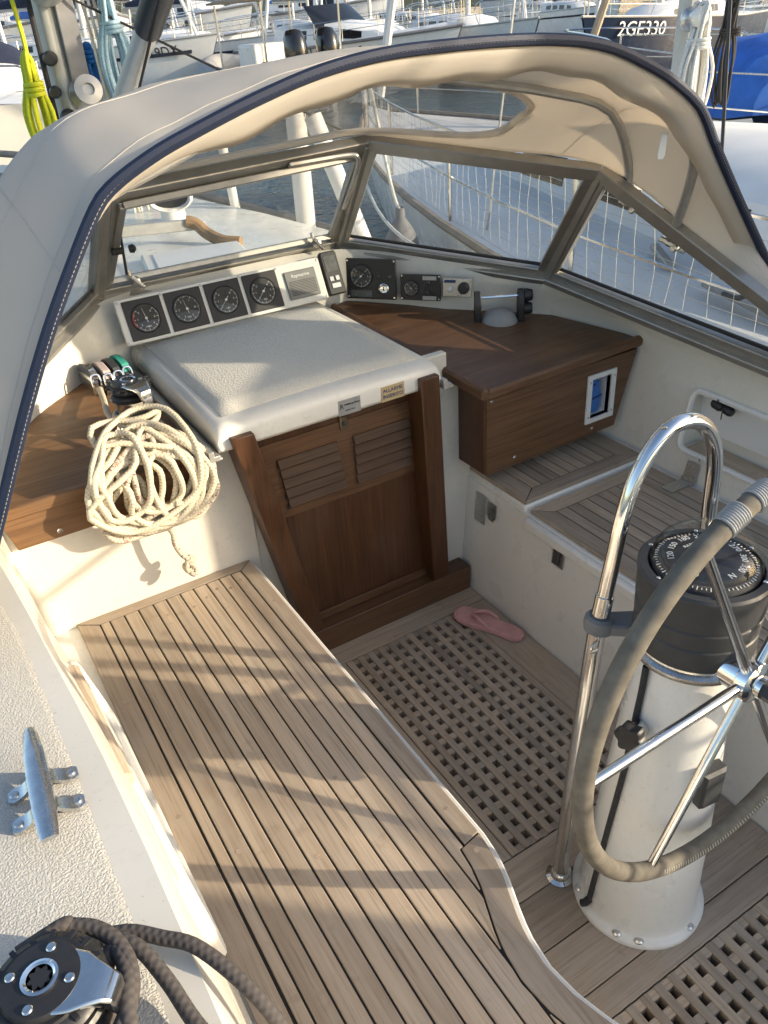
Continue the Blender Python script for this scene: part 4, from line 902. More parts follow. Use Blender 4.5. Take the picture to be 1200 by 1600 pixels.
# dark sheet wound on the sheet winch
sw = V(-.116, .598, .8585); pts = [(-.62, 1.02, .875), (-.40, .845, .885), (-.24, .715, .915)]
for k in range(0, 46):
    a = R(120 - k * 20); r = .058 + .0012 * math.sin(k * .7); pts.append((sw[0] + r * math.cos(a), sw[1] + r * math.sin(a), .898 + .022 * min(k / 18, 1) + .026 * max(0, k - 18) / 28))
a = 120 - 45 * 20
pts += [(sw[0] + .070, sw[1] + .02, .965), (sw[0] + .078, sw[1] - .02, .968), (sw[0] + .065, sw[1] - .065, .965)]
pts += [(sw[0] + .06, sw[1] - .15, .93)]
rope('sheet_rope', pts, .0095, 'rope_dark', 'dark braided sheet wrapped round the big winch', n=3)
def arcs(cx, cy, rads, a0, a1, z0, z1, n=12):
    return [(cx + rads(t) * math.cos(R(a0 + (a1 - a0) * t)), cy + rads(t) * math.sin(R(a0 + (a1 - a0) * t)), z0 + (z1 - z0) * t) for t in np.linspace(0, 1, n)]
p = [(sw[0] - .02, sw[1] + .066, .975), (sw[0] + .03, sw[1] + .070, .978)] + arcs(sw[0], sw[1], lambda t: .077 + .012 * t, 60, -70, .974, .960, 8) + [(sw[0] + .02, sw[1] - .14, .93), (sw[0] - .05, sw[1] - .2, .90)]
rope('sheet_tail', p, .0095, 'rope_dark', 'dark rope tail leaving the top of the big winch jaws', n=5)
p = [(sw[0] + .02, sw[1] + .088, .885), (sw[0] + .055, sw[1] + .085, .900), (sw[0] + .092, sw[1] + .052, .905), (sw[0] + .112, sw[1] + .0, .890), (sw[0] + .125, sw[1] - .06, .875), (sw[0] + .15, sw[1] - .15, .868), (sw[0] + .15, sw[1] - .3, .866)]
rope('sheet_tail', p, .0095, 'rope_dark', 'dark rope loop lying on the coaming below the big winch', n=5)
p = [(sw[0] + .0, sw[1] + .10, .872), (sw[0] + .075, sw[1] + .10, .876), (sw[0] + .125, sw[1] + .06, .875), (.045, sw[1] + .02, .872), (.085, sw[1] - .06, .84), (.11, sw[1] - .12, .75), (.13, sw[1] - .17, .62), (.15, sw[1] - .2, .5)]
rope('sheet_tail', p, .0095, 'rope_dark', 'outermost dark rope dropping from the coaming to the bench', n=5)
# deck cleat
CL = thing('deck_cleat', 'polished metal horn cleat screwed to the textured side deck', 'cleat', (-.07, 1.0, .858))
c0, c1 = V(-.063, 1.100, .893), V(-.079, .868, .893); rg = []
dcl = (c1 - c0) / np.linalg.norm(c1 - c0); ecl = np.cross(dcl, V(0, 0, 1))
for t, hw, h0, h1 in ((0, .007, .004, .010), (.06, .011, 0, .012), (.25, .015, -.006, .014), (.5, .0165, -.009, .015), (.75, .016, -.006, .014), (.94, .014, 0, .012), (1, .012, .003, .011)):
    c = c0 + (c1 - c0) * t; rg.append([c + ecl * hw * sx + V(0, 0, h) for sx, h in ((-1, h0 + .003), (-1, h1 - .004), (-.6, h1), (.6, h1), (1, h1 - .004), (1, h0 + .003), (.6, h0), (-.6, h0))])
MB().rings(rg).build('horn', 'cleat_metal', CL, smooth=50)
for t in (.40, .66):
    for sg in (-1, 1):
        f = c0 + (c1 - c0) * t; a = f + ecl * .006 * sg + V(0, 0, -.006); b = f + ecl * .052 * sg; b[2] = .8625
        m = MB(); q = []
        for tt in np.linspace(0, 1, 7):
            cc = a + (b - a) * tt; cc[2] = .8625 + (a[2] - .8625) * (1 - tt) ** 3; hh = .004 + .012 * (1 - tt) ** 2
            ww = .010 + .005 * tt; ww = ww * (.6 if tt == 1 else 1)
            q.append([cc + dcl * ww + V(0, 0, hh / 2), cc - dcl * ww + V(0, 0, hh / 2), cc - dcl * ww - V(0, 0, .004), cc + dcl * ww - V(0, 0, .004)])
        m.rings(q); ft = m.build('foot', 'cleat_metal', CL, smooth=50)
        screw(a + (b - a) * .78 + V(0, 0, .0) + V(0, 0, (.8645 - (a + (b - a) * .78)[2])), (0, 0, 1), .0075, ft, 'brushed')
# rope clutch / blocks behind the small winch
BK = thing('rope_clutch', 'row of rope clutches with pink, grey and green levers on the counter', 'rope clutch', (.47, 2.56, .875))
for k, (x, y, mt) in enumerate(((.405, 2.52, 'stainless'), (.440, 2.50, 'pinkgrey_cap'), (.472, 2.505, 'dark_grey'), (.504, 2.52, 'green_cap'))):
    ay_ = V(-.35, .93, 0)
    m = MB(); m.beam(V(x, y - .055, .895), V(x - .02, y + .075, .900), .022, .052, ch=.006); m.build('clutch_body', 'brushed' if k == 0 else 'dark_grey', BK)
    m = MB(); m.prism([(-.06, .0), (-.045, .022), (.0, .036), (.035, .030), (.06, .012), (.055, 0)], -.012, .012, .005, o=(x - .004, y + .012, .923), ax=(-.15, .985, 0), ay=(0, 0, 1)); m.build('lever', mt, BK)
    m = MB(); m.tube(cr([(x - .013, y - .05, .872), (x - .013, y - .062, .90), (x - .011, y - .05, .935), (x + .011, y - .05, .935), (x + .013, y - .062, .90), (x + .013, y - .05, .872)], 4), .0035, 6); m.build('bail', 'stainless', BK)
# ------------------------------------------------------------------ coiled cream rope
def hang(u, v, off):       # u across, v: +1 behind the winch, -1 hanging below the box front
    y = np.interp(v, [-1.1, -.45, -.1, .25, .6, 1.1], [1.935, 1.925, 1.925, 1.96, 2.06, 2.26]); z = np.interp(v, [-1.1, -.45, -.1, .25, .6, 1.1], [.665, .765, .835, .885, .905, .915])
    nrm = V(0, -.85, .52) if v < .3 else V(0, -.4, .9)
    return V(.395 + u, y, z) + nrm * off
pts_l = []; NL = 25
for k in range(NL):
    big = k % 5 in (0, 1, 3); ru = rng.uniform(.128, .158) if big else rng.uniform(.05, .10); rv = rng.uniform(.70, .90) if big else rng.uniform(.40, .72)
    cu = rng.uniform(-.015, .02) if big else rng.uniform(-.08, .08); cv = rng.uniform(-.25, .05); tilt = rng.uniform(-.25, .25); off = .058 * k / NL
    for t in np.arange(0, 1, 1 / 13):
        a = 2 * math.pi * t + 1.6 + .35 * k; u = cu + ru * math.cos(a) * (1 + .09 * math.sin(3 * a + k)) + tilt * ru * math.sin(a); v = cv + rv * math.sin(a) * (1 + .07 * math.cos(2 * a + k)) - .1
        u = max(-.175, min(.175, u)) - .012; v = v - .09
        pts_l.append(hang(u, v, .004 + off + .055 * t / NL + .005 * math.sin(5 * a + k * 2)))
n1, n2 = len(pts_l) * 5 // 10, len(pts_l) * 7 // 10
rope('coiled_rope', pts_l[:n1], .0085, 'rope_cream', 'inner loops of plain cream rope coiled on the wooden counter', n=3, seg=7)
rope('coiled_rope', pts_l[n1 - 1:n2], .0085, 'rope_fleck', 'cream rope with red flecks looped through the coil on the counter', n=3, seg=7)
rope('coiled_rope', pts_l[n2 - 1:], .0085, 'rope_cream', 'outermost loops of plain cream rope hanging off the counter front', n=3, seg=7)
rope('rope_lead', [(.405, 2.44, .902), (.39, 2.33, .905), (.375, 2.24, .90), (.385, 2.165, .895), (.42, 2.125, .892), (.47, 2.12, .894), (.50, 2.17, .898), (.475, 2.225, .902), (.42, 2.235, .905), (.385, 2.19, .91), (.40, 2.13, .915), (.45, 2.112, .918), (.50, 2.135, .92)], .0085, 'rope_cream', 'cream rope running from the clutches round the small winch drum', n=5)
tail = [hang(.03, -.7, .055), hang(.075, -.85, .05), V(.400, 1.905, .688), V(.404, 1.905, .655), V(.403, 1.908, .62), V(.412, 1.905, .585), V(.425, 1.90, .565)]
kc = V(.428, 1.900, .548)
for t in np.linspace(0, 2 * math.pi * 2, 26): tail.append(kc + V(.012 * math.cos(t) * (1 + .3 * math.cos(1.5 * t)), .011 * math.sin(1.5 * t), .015 * math.sin(t) * (1 + .25 * math.cos(1.5 * t)) - .002 * t))
rope('rope_tail', tail, .0075, 'rope_fleck', 'red flecked rope end hanging down in a knot above the bench', n=4, seg=8)
# ------------------------------------------------------------------ pink slipper on the floor
SL = thing('slipper', 'single pink flip-flop slipper lying on the cockpit floor', 'slipper', (1.35, 1.68, 0))
s0, s1 = V(1.290, 1.815, .004), V(1.392, 1.572, .004); sd = (s1 - s0) / np.linalg.norm(s1 - s0); se = np.cross(V(0, 0, 1), sd); Ls = np.linalg.norm(s1 - s0)
prof = [(0, .012), (.03, .030), (.10, .040), (.22, .045), (.36, .044), (.50, .036), (.62, .031), (.75, .031), (.88, .033), (.95, .028), (1, .012)]
ol = [(t * Ls, w) for t, w in prof] + [(t * Ls, -w * .94) for t, w in prof[::-1]]
def sole(z0, z1, sc, nm, mt):
    c = Ls / 2; m = MB(); m.prism([((a - c) * sc + c, b * sc) for a, b in ol], z0, z1, .003, o=s0, ax=sd, ay=se); m.build(nm, mt, SL)
sole(0, .016, 1, 'sole', 'pink_rubber'); sole(.016, .0185, .93, 'insole', 'pink_rubber')
for sg in (-1, 1):
    P = cr([s0 + sd * Ls * .24 + V(0, 0, .018), s0 + sd * Ls * .30 + se * .010 * sg + V(0, 0, .032), s0 + sd * Ls * .44 + se * .028 * sg + V(0, 0, .036), s0 + sd * Ls * .58 + se * .033 * sg + V(0, 0, .018)], 5)
    MB().tube(P, [.003 + .0035 * math.sin(math.pi * i / (len(P) - 1)) for i in range(len(P))], 8).build('strap', 'pink_rubber', SL)
LC = thing('shade_cloth', 'unseen beige canvas added to starboard outside the picture to shade hatch and door', 'canvas screen', (2.43, .7, .8))  # added shadow caster out of view; top edge shaped for the hatch shade
MB().sheet([[(2.43 + .01 * math.sin(y * 9), y, .76 + (np.interp(y, [.28, .79, .80, 1.30], [1.66, 1.575, 1.78, 1.78]) - .76) * f) for y in [.28, .4, .55, .7, .79, .80, .9, 1.0, 1.15, 1.30]] for f in (0, .5, 1)]).build('cloth', 'canvas', LC, solid=.003)
for y in (.28, .80, 1.30): MB().tube([(2.43, y, .74), (2.43, y, 1.62 if y < .5 else 1.78)], .0125, 8).build('stanchion', 'stainless', LC)
# starboard pocket fittings
FT = thing('hanging_clip', 'dark cord clip hanging inside the starboard coaming pocket', 'clip', (2.09, 1.44, .70))
m = MB(); m.lathe([(.012, -.02), (.017, -.012), (.017, .012), (.012, .02)], (2.085, 1.475, .705), (0, 1, .2), 14); m.lathe([(.012, -.018), (.016, -.01), (.016, .01), (.012, .018)], (2.085, 1.435, .70), (0, 1, .2), 14); m.build('body', 'black_plastic', FT)
MB().tube([(2.085, 1.455, .70), (2.086, 1.456, .66)], .002, 6).build('string', 'black_rope', FT)
LP = thing('round_cover', 'round white inspection cover in the starboard pocket', 'cover', (2.16, 1.25, .65))
MB().lathe([(.062, 0), (.062, .006), (.055, .010), (.045, .007), (.040, .009), (.001, .010)], (2.158, 1.25, .648), (-1, 0, .1), 32).build('disc', 'white_paint', LP)
for a in (30, 150, 270): screw(V(2.150, 1.25 + .056 * math.cos(R(a)), .648 + .056 * math.sin(R(a))), (-1, 0, .1), .004, LP)
# ------------------------------------------------------------------ near boat: mast, boom, vang and ropes ahead of the spray hood
MA = thing('mast', 'grey aluminium mast with winch and black fittings behind the spray hood', 'mast', (1.05, 5.0, .9))
m = MB(); m.rings([[(1.05 + a * .075, 5.0 + b * .11, z) for a, b in [(math.cos(2 * math.pi * i / 20), math.sin(2 * math.pi * i / 20)) for i in range(20)]] for z in (.88, 9.0)]); m.build('spar', 'spar', MA)
MB().box(1.10, 1.155, 4.905, 4.93, 1.25, 1.95).build('side_track', 'alu_light', MA, bevel=.004)
MB().box(1.075, 1.17, 4.86, 4.905, 1.5, 1.98).build('cover_plate', 'cover_grey', MA, bevel=.006)
m = MB(); m.lathe([(.085, 0), (.085, .02), (.07, .03), (.05, .06), (.055, .09), (.07, .10), (.07, .115), (.03, .12), (.028, .10)], (1.13, 4.87, 1.545), (-.05, -.97, .25), 28); m.build('mast_winch', 'aluminium', MA)
for x, z, r in ((1.0, 1.72, .035), (1.02, 1.45, .04), (.985, 1.57, .03)): MB().lathe([(r, 0), (r, .05), (r * .7, .07)], (x, 4.88, z), (-.3, -.95, 0), 14).build('cleat_block', 'black_plastic', MA)
MB().tube([(.955, 4.9, 1.0), (.965, 4.89, 2.4)], .014, 8).build('cable', 'black_rope', MA)
for k, (dx, mt) in enumerate(((.20, 'white_rope'), (.225, 'white_rope'), (.25, 'rope_cream'), (.275, 'red_rope'), (.165, 'rope_cream'))):
    rope('halyard', [(1.05 + dx + .015 * k, 4.86, .93), (1.05 + dx * .9 + .01 * k, 4.87, 1.6), (1.05 + dx * .75, 4.88, 2.6)], .008, mt, ('white halyard tight beside the mast', 'second white halyard beside the mast', 'cream halyard between the white ones and the red one', 'red halyard running down past the mast winch', 'cream halyard closest to the mast')[k], 'rope', 3, 7)
BO = thing('boom', 'grey boom of the near boat with its vang strut above the hood', 'boom', (1.05, 4.9, 2.0))
MB().tube([(1.05, 4.88, 2.02), (1.05, .6, 2.42)], .085, 16).build('spar', 'spar', BO)
MB().tube([(1.06, 4.85, 1.12), (1.06, 3.35, 1.845)], .042, 16).build('vang_strut', 'spar', BO)
m = MB(); m.tube([(1.06, 3.38, 1.83), (1.06, 3.22, 1.91), (1.06, 2.9, 2.06)], .052, 16); m.build('strut_end', 'black_plastic', BO)
MB().tube([(1.15, 4.9, 1.0), (1.02, 3.0, 1.95), (1.02, 2.9, 2.1)], .006, 6).build('vang_rope', 'black_rope', BO)
MB().tube([(1.1, 4.85, 2.0), (1.9, 4.6, 1.55), (2.5, 4.4, 1.2)], .007, 6).build('preventer', 'black_rope', BO)
def coil(name, c, w, h, n, r, mat, label, depth=.05, tie=.62, top=True, seg=7):
    c = V(*c); pts = []
    for k in range(n):
        kw = w * rng.uniform(.25, 1); kh = h * rng.uniform(.88, 1.02); dx = rng.uniform(-.3, .3) * w; dy = rng.uniform(-1, 1) * depth
        for t in np.arange(0, 1, 1 / 12):
            a = 2 * math.pi * t + math.pi / 2; zz = math.sin(a); wd = kw * (1 - .55 * max(0, zz * .9)) * math.cos(a)
            f = 1 - .45 * math.exp(-((zz - tie + .25) / .22) ** 2); pts.append(c + V((wd + dx * (1 - max(0, zz)) * .6) * f, dy * f + .01 * math.sin(a * 2 + k), kh * zz))
    root = thing(name, label, 'rope', tuple(c - V(0, 0, h)))
    MB().tube(cr(pts, 3), r, seg, uv=True).build('loops', mat, root, smooth=60)
    zc = c + V(0, 0, h * (tie - .25)); tp = []
    for k in range(3 * 12): a = 2 * math.pi * k / 12; tp.append(zc + V(w * .52 * math.cos(a), (depth + .025) * math.sin(a), (k / 36 - .5) * r * 6))
    MB().tube(cr(tp, 2), r * 1.02, seg, uv=True).build('wrap', mat, root, smooth=60)
    if top: MB().tube(cr([c + V(0, 0, h * .8), c + V(.01, .01, h * 1.2), c + V(.0, .0, h * 1.9)], 4), r, seg, uv=True).build('hanger', mat, root)
    return root
coil('rope_coil', (.855, 4.72, 1.50), .075, .26, 9, .011, 'yellow_rope', 'bright yellow rope coil hanging on the mast')
coil('rope_coil', (1.315, 4.80, 1.72), .075, .30, 7, .0095, 'lightblue_rope', 'pale blue and white rope coil hanging beside the vang strut')
coil('rope_coil', (1.215, 4.98, 1.67), .05, .10, 8, .0105, 'blue_rope', 'solid blue rope coil on the far side of the mast', top=False)
# ------------------------------------------------------------------ things on the near boat's foredeck, seen through the windscreen
DV = thing('dorade_vent', 'white cowl ventilator with dark mouth on the cabin roof', 'ventilator', (1.56, 5.0, .9))
vc = V(1.33, 4.40, .872)
MB().frame(vc + V(0, 0, .03), V(1, 0, 0), V(0, 1, 0), V(0, 0, 1), .13, .16, .04, .012).build('box', 'gelcoat_white', DV)
m = MB(); m.lathe([(.07, .07), (.065, .10), (.062, .14)], vc, seg=24); m.build('neck', 'white_paint', DV)
m = MB(); rg = []
for t, rx, rz in ((-.10, .02, .02), (-.09, .07, .045), (-.05, .105, .062), (.0, .118, .068), (.05, .115, .066), (.065, .105, .058), (.05, .095, .048), (.0, .085, .04)):
    d = V(-.35, -.93, .05); d /= np.linalg.norm(d); e = np.cross(d, V(0, 0, 1)); e /= np.linalg.norm(e); rg.append([vc + V(0, 0, .185) + d * t + e * rx * math.cos(2 * math.pi * i / 28) + V(0, 0, 1) * rz * math.sin(2 * math.pi * i / 28) for i in range(28)])
m.rings(rg, cap1=False); m.build('cowl', 'white_paint', DV)
d = V(-.35, -.93, .05); d /= np.linalg.norm(d); e = np.cross(d, V(0, 0, 1)); e /= np.linalg.norm(e); c_ = vc + V(0, 0, .185) + d * .03
MB().add([c_] + [c_ + e * .092 * math.cos(2 * math.pi * i / 28) + V(0, 0, 1) * .046 * math.sin(2 * math.pi * i / 28) for i in range(28)], [(0, i + 1, (i + 1) % 28 + 1) for i in range(28)]).build('mouth', 'rubber', DV)
TL = thing('wooden_tiller', 'bent wooden handle on a steel arm above the cabin roof', 'handle', (1.5, 3.9, .9))
MB().beam((.86, 3.82, 1.06), (1.25, 3.80, 1.035), .03, .05, ch=.004).build('arm', 'alu_light', TL)
P = cr([(1.20, 3.80, 1.055), (1.24, 3.78, 1.04), (1.27, 3.73, 1.0), (1.31, 3.64, .975), (1.37, 3.58, .968)], 5)
MB().tube(P, [.028] * len(P), 10).build('grip', 'brass_wood', TL); MB().beam((.87, 3.82, .9), (.87, 3.82, 1.07), .03, .03, (0, 1, 0)).build('stand', 'alu_light', TL)
HH = thing('roof_hatch', 'flat white deck hatch on the cabin roof', 'hatch', (1.35, 4.0, .93))
MB().frame(V(1.08, 3.36, .978), V(.97, -.2, 0), V(.2, .97, 0), V(0, 0, 1), .22, .20, .02, .01).build('lid', 'gelcoat_white', HH); MB().frame(V(1.08, 3.36, 1.0), V(.97, -.2, 0), V(.2, .97, 0), V(0, 0, 1), .17, .15, .003).build('pane', 'deck_white', HH)
for k, (p, q, r, lb) in enumerate((((2.17, 4.55, .60), (2.18, 4.55, 1.42), .058, 'thick upright white tube beside the deck edge'), ((2.36, 4.12, .60), (2.19, 4.36, 1.36), .05, 'leaning thick white tube next to the centre mullion'), ((2.02, 5.25, .60), (1.96, 5.25, 1.5), .03, 'thin white post farther forward on the side deck'))):
    w = thing('deck_tube', lb, 'post', p, 'white tubes on the side deck'); MB().tube([p, q], r, 16).build('tube', 'spar_white', w); MB().lathe([(r * 1.4, 0), (r * 1.4, .02), (r, .03)], p, seg=16).build('collar', 'spar_white', w)
# ------------------------------------------------------------------ unseen stern gear, added behind the camera to throw shadows on the bench
PR = thing('shade_rail', 'unseen steel rail added around the aft quarter for its shadows', 'railing', (2.3, -1, .88))
for z in (1.18, 1.50): MB().tube(cr([(2.42, .55, z), (2.42, -.4, z), (2.40, -1.2, z), (2.2, -1.9, z), (1.0, -2.15, z)], 5), .0125, 8).build('rail', 'stainless', PR)
for x, y in ((2.42, .55), (2.42, -.4), (2.40, -1.2)): MB().tube([(x, y, .74), (x, y, 1.5)], .0125, 8).build('stanchion', 'stainless', PR)
OM = thing('shade_outboard', 'unseen outboard shape added at the stern to shade the bench', 'outboard', (2.38, -1.15, 1.0))  # added out of view to shade the aft end of the bench
MB().frame(V(2.37, -1.40, 1.28), V(1, 0, 0), V(0, 1, 0), V(0, 0, 1), .13, .30, .22, .05).build('cowling', 'outboard', OM); MB().box(2.32, 2.42, -1.46, -1.30, .76, 1.08).build('leg', 'dark_grey', OM)
# ------------------------------------------------------------------ boats
def hullshape(L, B, F, sheer=.25, bow=1.0, n=17, flare=.12, stern=.8):
    """rings from stern (y=0) to bow (y=L); returns gunwale and rings for a hull whose waterline is z=0"""
    rg = []
    for k in range(n):
        t = k / (n - 1); y = L * t
        hb = B / 2 * min(1, (stern + (1 - stern) * min(1, t / .4))) * (1 - max(0, (t - .38) / .62) ** 2.2) + .02
        z = F * (1 + sheer * max(0, t - .3) ** 1.5 * 1.6); yb = y + bow * F * .55 * max(0, t - .6) / .4
        yw = y - .04 * L * max(0, t - .6) / .4
        rg.append([(-hb, yb, z), (-hb * (1 - flare * .4), (yb * .6 + yw * .4), z * .5), (-hb * (1 - flare), yw, .0), (-hb * .55, yw, -.3), (0, yw, -.5), (hb * .55, yw, -.3), (hb * (1 - flare), yw, .0), (hb * (1 - flare * .4), (yb * .6 + yw * .4), z * .5), (hb, yb, z)])
    return rg
def place(o, x, y, head, z=-.40):
    o.location = (x, y, z); o.rotation_euler = (0, 0, R(head))
def rails(root, rg, h, i0, i1, step=2, mat='stainless', inset=.08):
    for sg in (0, -1):
        ps = [V(*rg[i][sg]) + V(inset if sg == 0 else -inset, 0, 0) for i in range(i0, i1)]
        for hh in (h, h * .5): MB().tube([p + V(0, 0, hh) for p in ps], .009, 5).build('lifeline', mat, root)
        for p in ps[::step]: MB().tube([p, p + V(0, 0, h)], .013, 6).build('stanchion', mat, root)
def cabin(root, y0, y1, w0, w1, z, h, mat, nwin=3, wm='window_dark', slope=.35):
    rg = []
    for t in (0, .04, .5, .85, 1):
        w = w0 + (w1 - w0) * t; y = y0 + (y1 - y0) * t; hh = h * (1 if t < .6 else 1 - slope * (t - .6) / .4) * (.1 if t == 1 else 1)
        rg.append([(-w, y, z), (-w * .93, y, z + hh * .8), (-w * .8, y, z + hh), (0, y, z + hh * 1.12), (w * .8, y, z + hh), (w * .93, y, z + hh * .8), (w, y, z)])
    MB().rings(rg, closed=False).build('cabin', mat, root, smooth=40)
    MB().add(rg[0], [(0, 1, 2, 3, 4, 5, 6)]).build('cabin_back', mat, root)
    for k in range(nwin):
        t0, t1 = .12 + k * .7 / nwin, .12 + (k + .72) * .7 / nwin
        for sg in (-1, 1):
            q = []
            for t, f in ((t0, .25), (t1, .25), (t1, .72), (t0, .72)):
                w = w0 + (w1 - w0) * t; q.append((sg * (w * (1 - .07 * f / .8) + .006), y0 + (y1 - y0) * t, z + h * f * (1 if t < .6 else 1 - slope * (t - .6) / .4)))
            MB().add(q + [(a - sg * .03, b, c) for a, b, c in q], [(0, 1, 2, 3), (3, 2, 1, 0), (0, 4, 5, 1), (1, 5, 6, 2), (2, 6, 7, 3), (3, 7, 4, 0)]).build('window', wm, root, smooth=0)
def sailboat(label, x, y, head, L=11, B=3.5, F=1.15, hull='hull_white', deck='deck_white', stripe=None, cover='cover_navy', mast=True, number=None, num_mat='ink_black', side=1, group='yachts moored in the harbour', hood=None, num_y=.78, name='moored_yacht', num_size=.34, bh=1.6, cs=.2, sheer=.25):
    rt = thing(name, label, 'sailboat', (0, 0, 0), group); rg = hullshape(L, B, F, sheer)
    MB().rings(rg, closed=False).build('hull', hull, rt, smooth=50)
    MB().add(rg[0], [tuple(range(9))]).build('transom', hull, rt)
    MB().rings([[(a[0] * 1.004, a[1], .16) if 0 else (rg[i][2][0] * 1.012, rg[i][2][1], .02), (rg[i][2][0] * 1.02, rg[i][2][1], .14)] for i, a in enumerate([r[2] for r in rg])], closed=False).build('waterline', 'antifoul', rt)
    MB().rings([[V(*r[0]) + V(.02, 0, -.02), V(0, r[0][1], r[0][2] + .04), V(*r[-1]) + V(-.02, 0, -.02)] for r in rg], closed=False).build('deck', deck, rt, smooth=60)
    for sg in (0, -1): MB().tube([V(*r[sg]) for r in rg], .03, 6).build('toe_rail', 'deck_teak' if stripe != 'navy' else 'spar', rt)
    if stripe and hull != 'hull_navy':
        for sg in (1, -1):
            MB().rings([[(sg * (abs(r[0][0]) * .985 + .012), r[0][1] * .85 + r[1][1] * .15, r[0][2] * .80), (sg * (abs(r[0][0]) * .975 + .014), r[0][1] * .8 + r[1][1] * .2, r[0][2] * .74)] for r in rg[1:-1]], closed=False).build('stripe', 'hull_navy' if hull != 'hull_navy' else 'ink', rt)
    cabin(rt, L * .30, L * .72, B * .30, B * .17, F * 1.02, .42, deck, 4)
    rails(rt, rg, .58, 1, 16)
    if hood: 
        q = []
        for t in np.linspace(0, 1, 5):
            a = R(20 + 70 * t); q.append([(B * .31 * math.cos(b), L * .30 + .9 - 1.0 * math.cos(a), F + .35 + .62 * math.sin(b) * math.sin(a)) for b in np.linspace(0, math.pi, 13)])
        MB().rings(q, closed=False).build('spray_hood', hood, rt, smooth=60)
    if mast:
        MB().tube([(0, L * .56, F + .4), (0, L * .56, F + 12)], .085, 10).build('mast', 'spar', rt)
        MB().tube([(0, L * .55, F + bh - .25), (0, L * .14, F + bh - .15)], .07, 8).build('boom', 'spar', rt)
        if cover: MB().tube([(0, L * .55 - .1, F + bh + .2), (0, L * .54, F + bh + .02), (0, L * .35, F + bh), (0, L * .15, F + bh - .08)], [.08, cs, cs * .9, cs * .5], 10).build('sail_cover', cover, rt)
        for px, py in ((B * .42, L * .54), (-B * .42, L * .54), (0, L * 1.02), (.1, .1)): MB().tube([(px, py, F), (0, L * .56, F + 11.6)], .008, 5).build('stay', 'wire', rt)
        MB().tube([(0, L * 1.0, F + .3), (0, L * .60, F + 10.5)], .06, 8).build('furled_sail', 'cover_beige' if cover == 'cover_grey' else 'deck_white', rt)
    pb = rg[-1][0]; MB().tube(cr([V(*rg[-4][0]) + V(.05, 0, 0), V(*rg[-4][0]) + V(.05, 0, .6), (0, rg[-1][0][1], rg[-1][0][2] + .66), V(*rg[-4][-1]) + V(-.05, 0, .6), V(*rg[-4][-1]) + V(-.05, 0, 0)], 6), .014, 6).build('pulpit', 'stainless', rt)
    if number:
        i = num_y * 16; i0 = int(i); a, b = V(*rg[i0][-1 if side > 0 else 0]), V(*rg[i0 + 1][-1 if side > 0 else 0]); a1, b1 = V(*rg[i0][-2 if side > 0 else 1]), V(*rg[i0 + 1][-2 if side > 0 else 1])
        d = (b - a) / np.linalg.norm(b - a) * side; up = (a - a1); up /= np.linalg.norm(up); nn = np.cross(d, up); up = np.cross(nn, d) / np.linalg.norm(np.cross(nn, d)); c = (a + b) / 2 * .62 + (a1 + b1) / 2 * .38
        nn = np.cross(d, up); text('hull_number', number, num_size, c + nn * .035, d, up, num_mat, rt, .004)
    place(rt, x, y, head); return rt
# heading: rotation about z; bow points along local +y
def by_ends(stern, bow):
    d = V(*bow) - V(*stern); L = float(np.linalg.norm(d)); th = math.degrees(math.atan2(-d[0], d[1])); c = (V(*bow) + V(*stern)) / 2
    side = 1 if (math.cos(R(th)) * -c[0] + math.sin(R(th)) * -c[1]) > 0 else -1
    return dict(x=stern[0], y=stern[1], head=th, L=L / 1.04, side=side)
# neighbour alongside to starboard
NB = sailboat('big white yacht moored alongside with netting on its lifelines', **by_ends((3.75, -3.2), (6.35, 10.9)), B=4.0, F=.92, sheer=.12, cover='cover_beige', bh=2.42, cs=.27, name='neighbour_yacht', group=None)
def loc(p):    # world point -> neighbour's own frame
    v = Matrix.LocRotScale(NB.location, NB.rotation_euler, None).inverted() @ Vector(p); return V(*v)
rgN = hullshape(by_ends((3.75, -3.2), (6.35, 10.9))['L'], 4.0, .92, .12)
net = MB(); P0 = [V(*r[0]) + V(.08, 0, .02) for r in rgN[1:15]]; P0 = np.array(resample(P0, np.linspace(0, 1, 96)))
for k, p in enumerate(P0):
    q = [p + V(.008 * math.sin(k * 1.7 + j), .012 * math.sin(k * .9 + j * 1.3), .56 * j / 5) for j in range(6)]; net.tube(q, .0017, 3, caps=False)
for j in range(0, 10): net.tube([p + V(.004 * math.sin(i * .8 + j), 0, .56 * j / 9 - .012 * abs(math.sin(i * .26)) + .006 * math.sin(i * .5 + j * 2)) for i, p in enumerate(P0[::2])], .0017, 3, caps=False)
o = net.build('netting', 'net', None); o.parent = NB
for p, s in (((4.55, 3.55, .56), .26), ((5.2, 6.6, .58), .28)):
    q = loc(p); m = MB(); m.frame(q + V(0, 0, .03), V(1, 0, 0), V(0, 1, 0), V(0, 0, 1), s, s, .035, .015); o = m.build('deck_hatch', 'deck_white'); o.parent = NB
    m = MB(); m.frame(q + V(0, 0, .067), V(1, 0, 0), V(0, 1, 0), V(0, 0, 1), s * .82, s * .82, .004); o = m.build('hatch_pane', 'window_dark'); o.parent = NB
for k, (p, q) in enumerate((((3.55, 2.95, .56), (3.75, 3.25, .58)), ((3.2, 1.9, .56), (3.4, 2.6, .58)))):
    m = MB(); m.beam(loc(p), loc(q), .05, .03, ch=.005); o = m.build('genoa_track', 'aluminium'); o.parent = NB
m = MB(); q = loc((3.95, 3.0, .56)); m.tube(cr([q, q + V(.03, .02, .1), q + V(0, .05, .2), q + V(-.02, .02, .1), q], 4), .014, 6); m.tube([q + V(0, 0, .18), q + V(.25, .5, 1.6)], .010, 6); o = m.build('turning_block', 'black_plastic'); o.parent = NB
